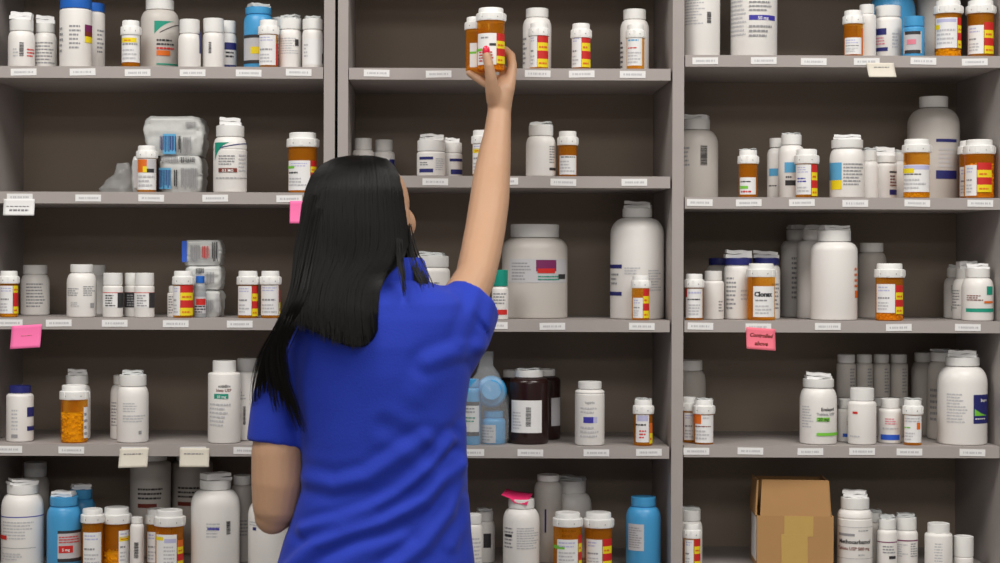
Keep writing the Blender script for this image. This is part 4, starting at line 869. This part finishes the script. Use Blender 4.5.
def strand(mb, pts, r0, m=hairm):
    vs = []; fs = []; n = len(pts)
    for i, p in enumerate(pts):
        d = (pts[min(i + 1, n - 1)] - pts[max(i - 1, 0)]).normalized(); sx = d.cross(Vector((0, 1, 0))); sx = sx.normalized() if sx.length > 1e-4 else Vector((1, 0, 0)); sy = d.cross(sx)
        t = i / (n - 1); r = r0 * (1 - .75 * t ** 3)
        for k in range(4): a = math.pi / 2 * k + .78; vs.append(p + sx * (r * 1.6 * math.cos(a)) + sy * (r * .7 * math.sin(a)))
    for i in range(n - 1):
        for k in range(4): k2 = (k + 1) % 4; fs.append((i*4+k, i*4+k2, i*4+4+k2, i*4+4+k))
    fs += [(0, 3, 2, 1), tuple(4 * (n - 1) + k for k in range(4))]
    mb.add(vs, fs, m)
lk = MB()
def tip(x):
    for p, q in zip(((280, 318), (288, 322), (337, 343), (360, 348)), ((288, 322), (337, 343), (360, 348), (379, 322))):
        if p[0] <= x <= q[0]: return p[1] + (q[1] - p[1]) * (x - p[0]) / (q[0] - p[0])
    return 325
for i in range(900):
    a = rnd.uniform(math.pi * .98, math.pi * 2.02)            # back half
    ph = rnd.uniform(0, 6); pts = []; y0 = rnd.uniform(157, 161)
    fx = 288 + 90 * (.5 + .5 * math.cos(a)); y1 = tip(fx) + rnd.uniform(-20, 4)
    out = rnd.uniform(-.0005, .0022); drift = rnd.uniform(-3, 5)
    nseg = 24
    for j in range(nseg + 1):
        y = y0 + (y1 - y0) * (j / nseg) ** 1.3
        _, xl, xr, yo, hd = interp(min(y, 305))
        Yc = PY + yo - max(0, y - 305) * .0002
        A, B = W(xl, y, Yc), W(xr, y, Yc)
        aa = a + .03 * math.sin(ph + j * .25)
        mid, hx = (A + B) / 2, (B.x - A.x) / 2
        k = max(0, (y - 305) / 40)
        pts.append(Vector((mid.x + (hx + out) * math.cos(aa) + drift * .0016 * k, Yc + (hd + out) * math.sin(aa), mid.z)))
    strand(lk, pts, rnd.uniform(.0005, .0011))
def lock(mb, ctrl, count, w0, w1, r=.0007):
    count = int(count * 1.7)
    """bundle of hairs following control points (px, py, Y)"""
    for i in range(count):
        a = rnd.gauss(0, .5); b = rnd.gauss(0, .5); e = rnd.uniform(.8, 1.0); pts = []; m = len(ctrl) - 1; ph = rnd.uniform(0, 6)
        ns = 20
        for j in range(ns + 1):
            t = e * j / ns * m; k = min(int(t), m - 1); f = t - k
            p = [ctrl[max(k-1,0)], ctrl[k], ctrl[k+1], ctrl[min(k+2,m)]]
            q = [0.5 * ((2*p[1][c]) + (-p[0][c]+p[2][c])*f + (2*p[0][c]-5*p[1][c]+4*p[2][c]-p[3][c])*f*f + (-p[0][c]+3*p[1][c]-3*p[2][c]+p[3][c])*f**3) for c in range(3)]
            ww = w0 + (w1 - w0) * t / m
            pts.append(W(q[0] + a * ww + .8 * math.sin(ph + j * .3), q[1] + b * 2, q[2] + b * .012))
        strand(mb, pts, rnd.uniform(.6, 1.3) * r)
YB = PY - .125
lock(lk, [(316, 195, PY - .05), (304, 245, PY - .06), (298, 290, PY - .08), (284, 325, PY - .09), (268, 355, PY - .07), (260, 385, PY - .045), (259, 408, PY - .02)], 70, 8, 8)
lock(lk, [(320, 195, PY - .07), (308, 245, PY - .08), (300, 290, YB + .02), (288, 325, YB - .0), (279, 350, YB + .015), (283, 380, YB + .03), (292, 405, YB + .04), (302, 432, YB + .045)], 70, 9, 6)
lock(lk, [(318, 210, PY - .08), (308, 260, PY - .09), (299, 300, YB), (283, 330, YB + .01), (272, 360, YB + .03), (275, 392, YB + .045), (279, 412, YB + .05)], 40, 8, 9)
lock(lk, [(403, 215, PY + .02), (407, 245, PY - .01), (413, 268, PY - .03), (420, 285, PY - .05), (423, 297, PY - .075)], 50, 5, 4)
lock(lk, [(404, 225, PY + .02), (411, 250, PY + .0), (421, 272, PY - .02), (428, 290, PY - .05), (424, 304, PY - .085)], 14, 5, 3, .0008)
lock(lk, [(398, 240, PY - .07), (400, 262, PY - .085), (403, 282, PY - .1), (404, 297, PY - .11)], 10, 3, 2, .0007)
o = lk.build('hair_strands', hairo, 60)

# vials held in the hand
def held(xc, x0, x1, yt, yb, Y, label, **kw):
    a, b = W((x0 + x1) / 2, yt, Y), W((x0 + x1) / 2, yb, Y); r = (x1 - x0) / 2 * (Y + DIST) / F
    o = empty('pill_vial', tuple(b), -math.atan2(b.x, Y + DIST)); vial_geo(o, r, a.z - b.z, kw.pop('ch') * (Y + DIST) / F, kw.pop('cr'), kw.pop('lab'), kw.pop('stk'), kw.pop('fill', None), kw.pop('extra', None))
    return tag(o, label, 'pill bottle', 'amber vials held in the raised hand')
held(491, 477, 504.5, 8.5, 71, HY - .002, 'larger amber vial gripped in front by the raised hand, red and yellow sticker', ch=12.5, cr=1.1, lab=(.04, .7, .08, .58), stk=(.7, .985, .1, .58, 'ryry'), fill=(.1, 'orange'),
     extra=[('t', .15, .6, .48, .54, 1, 'g'), ('r', .45, .68, .38, .42, 'k'), ('r', .0, .2, .3, .34, 'gr'), ('t', .1, .6, .12, .3, 4, 'r')])
held(477, 465.5, 487.5, 17.5, 71, HY + .044, 'smaller amber vial held behind and left of the larger one in the raised hand', ch=12, cr=1.12, lab=(.2, .7, .05, .5), stk=None, extra=[('r', .2, .5, .3, .34, 'gr')])
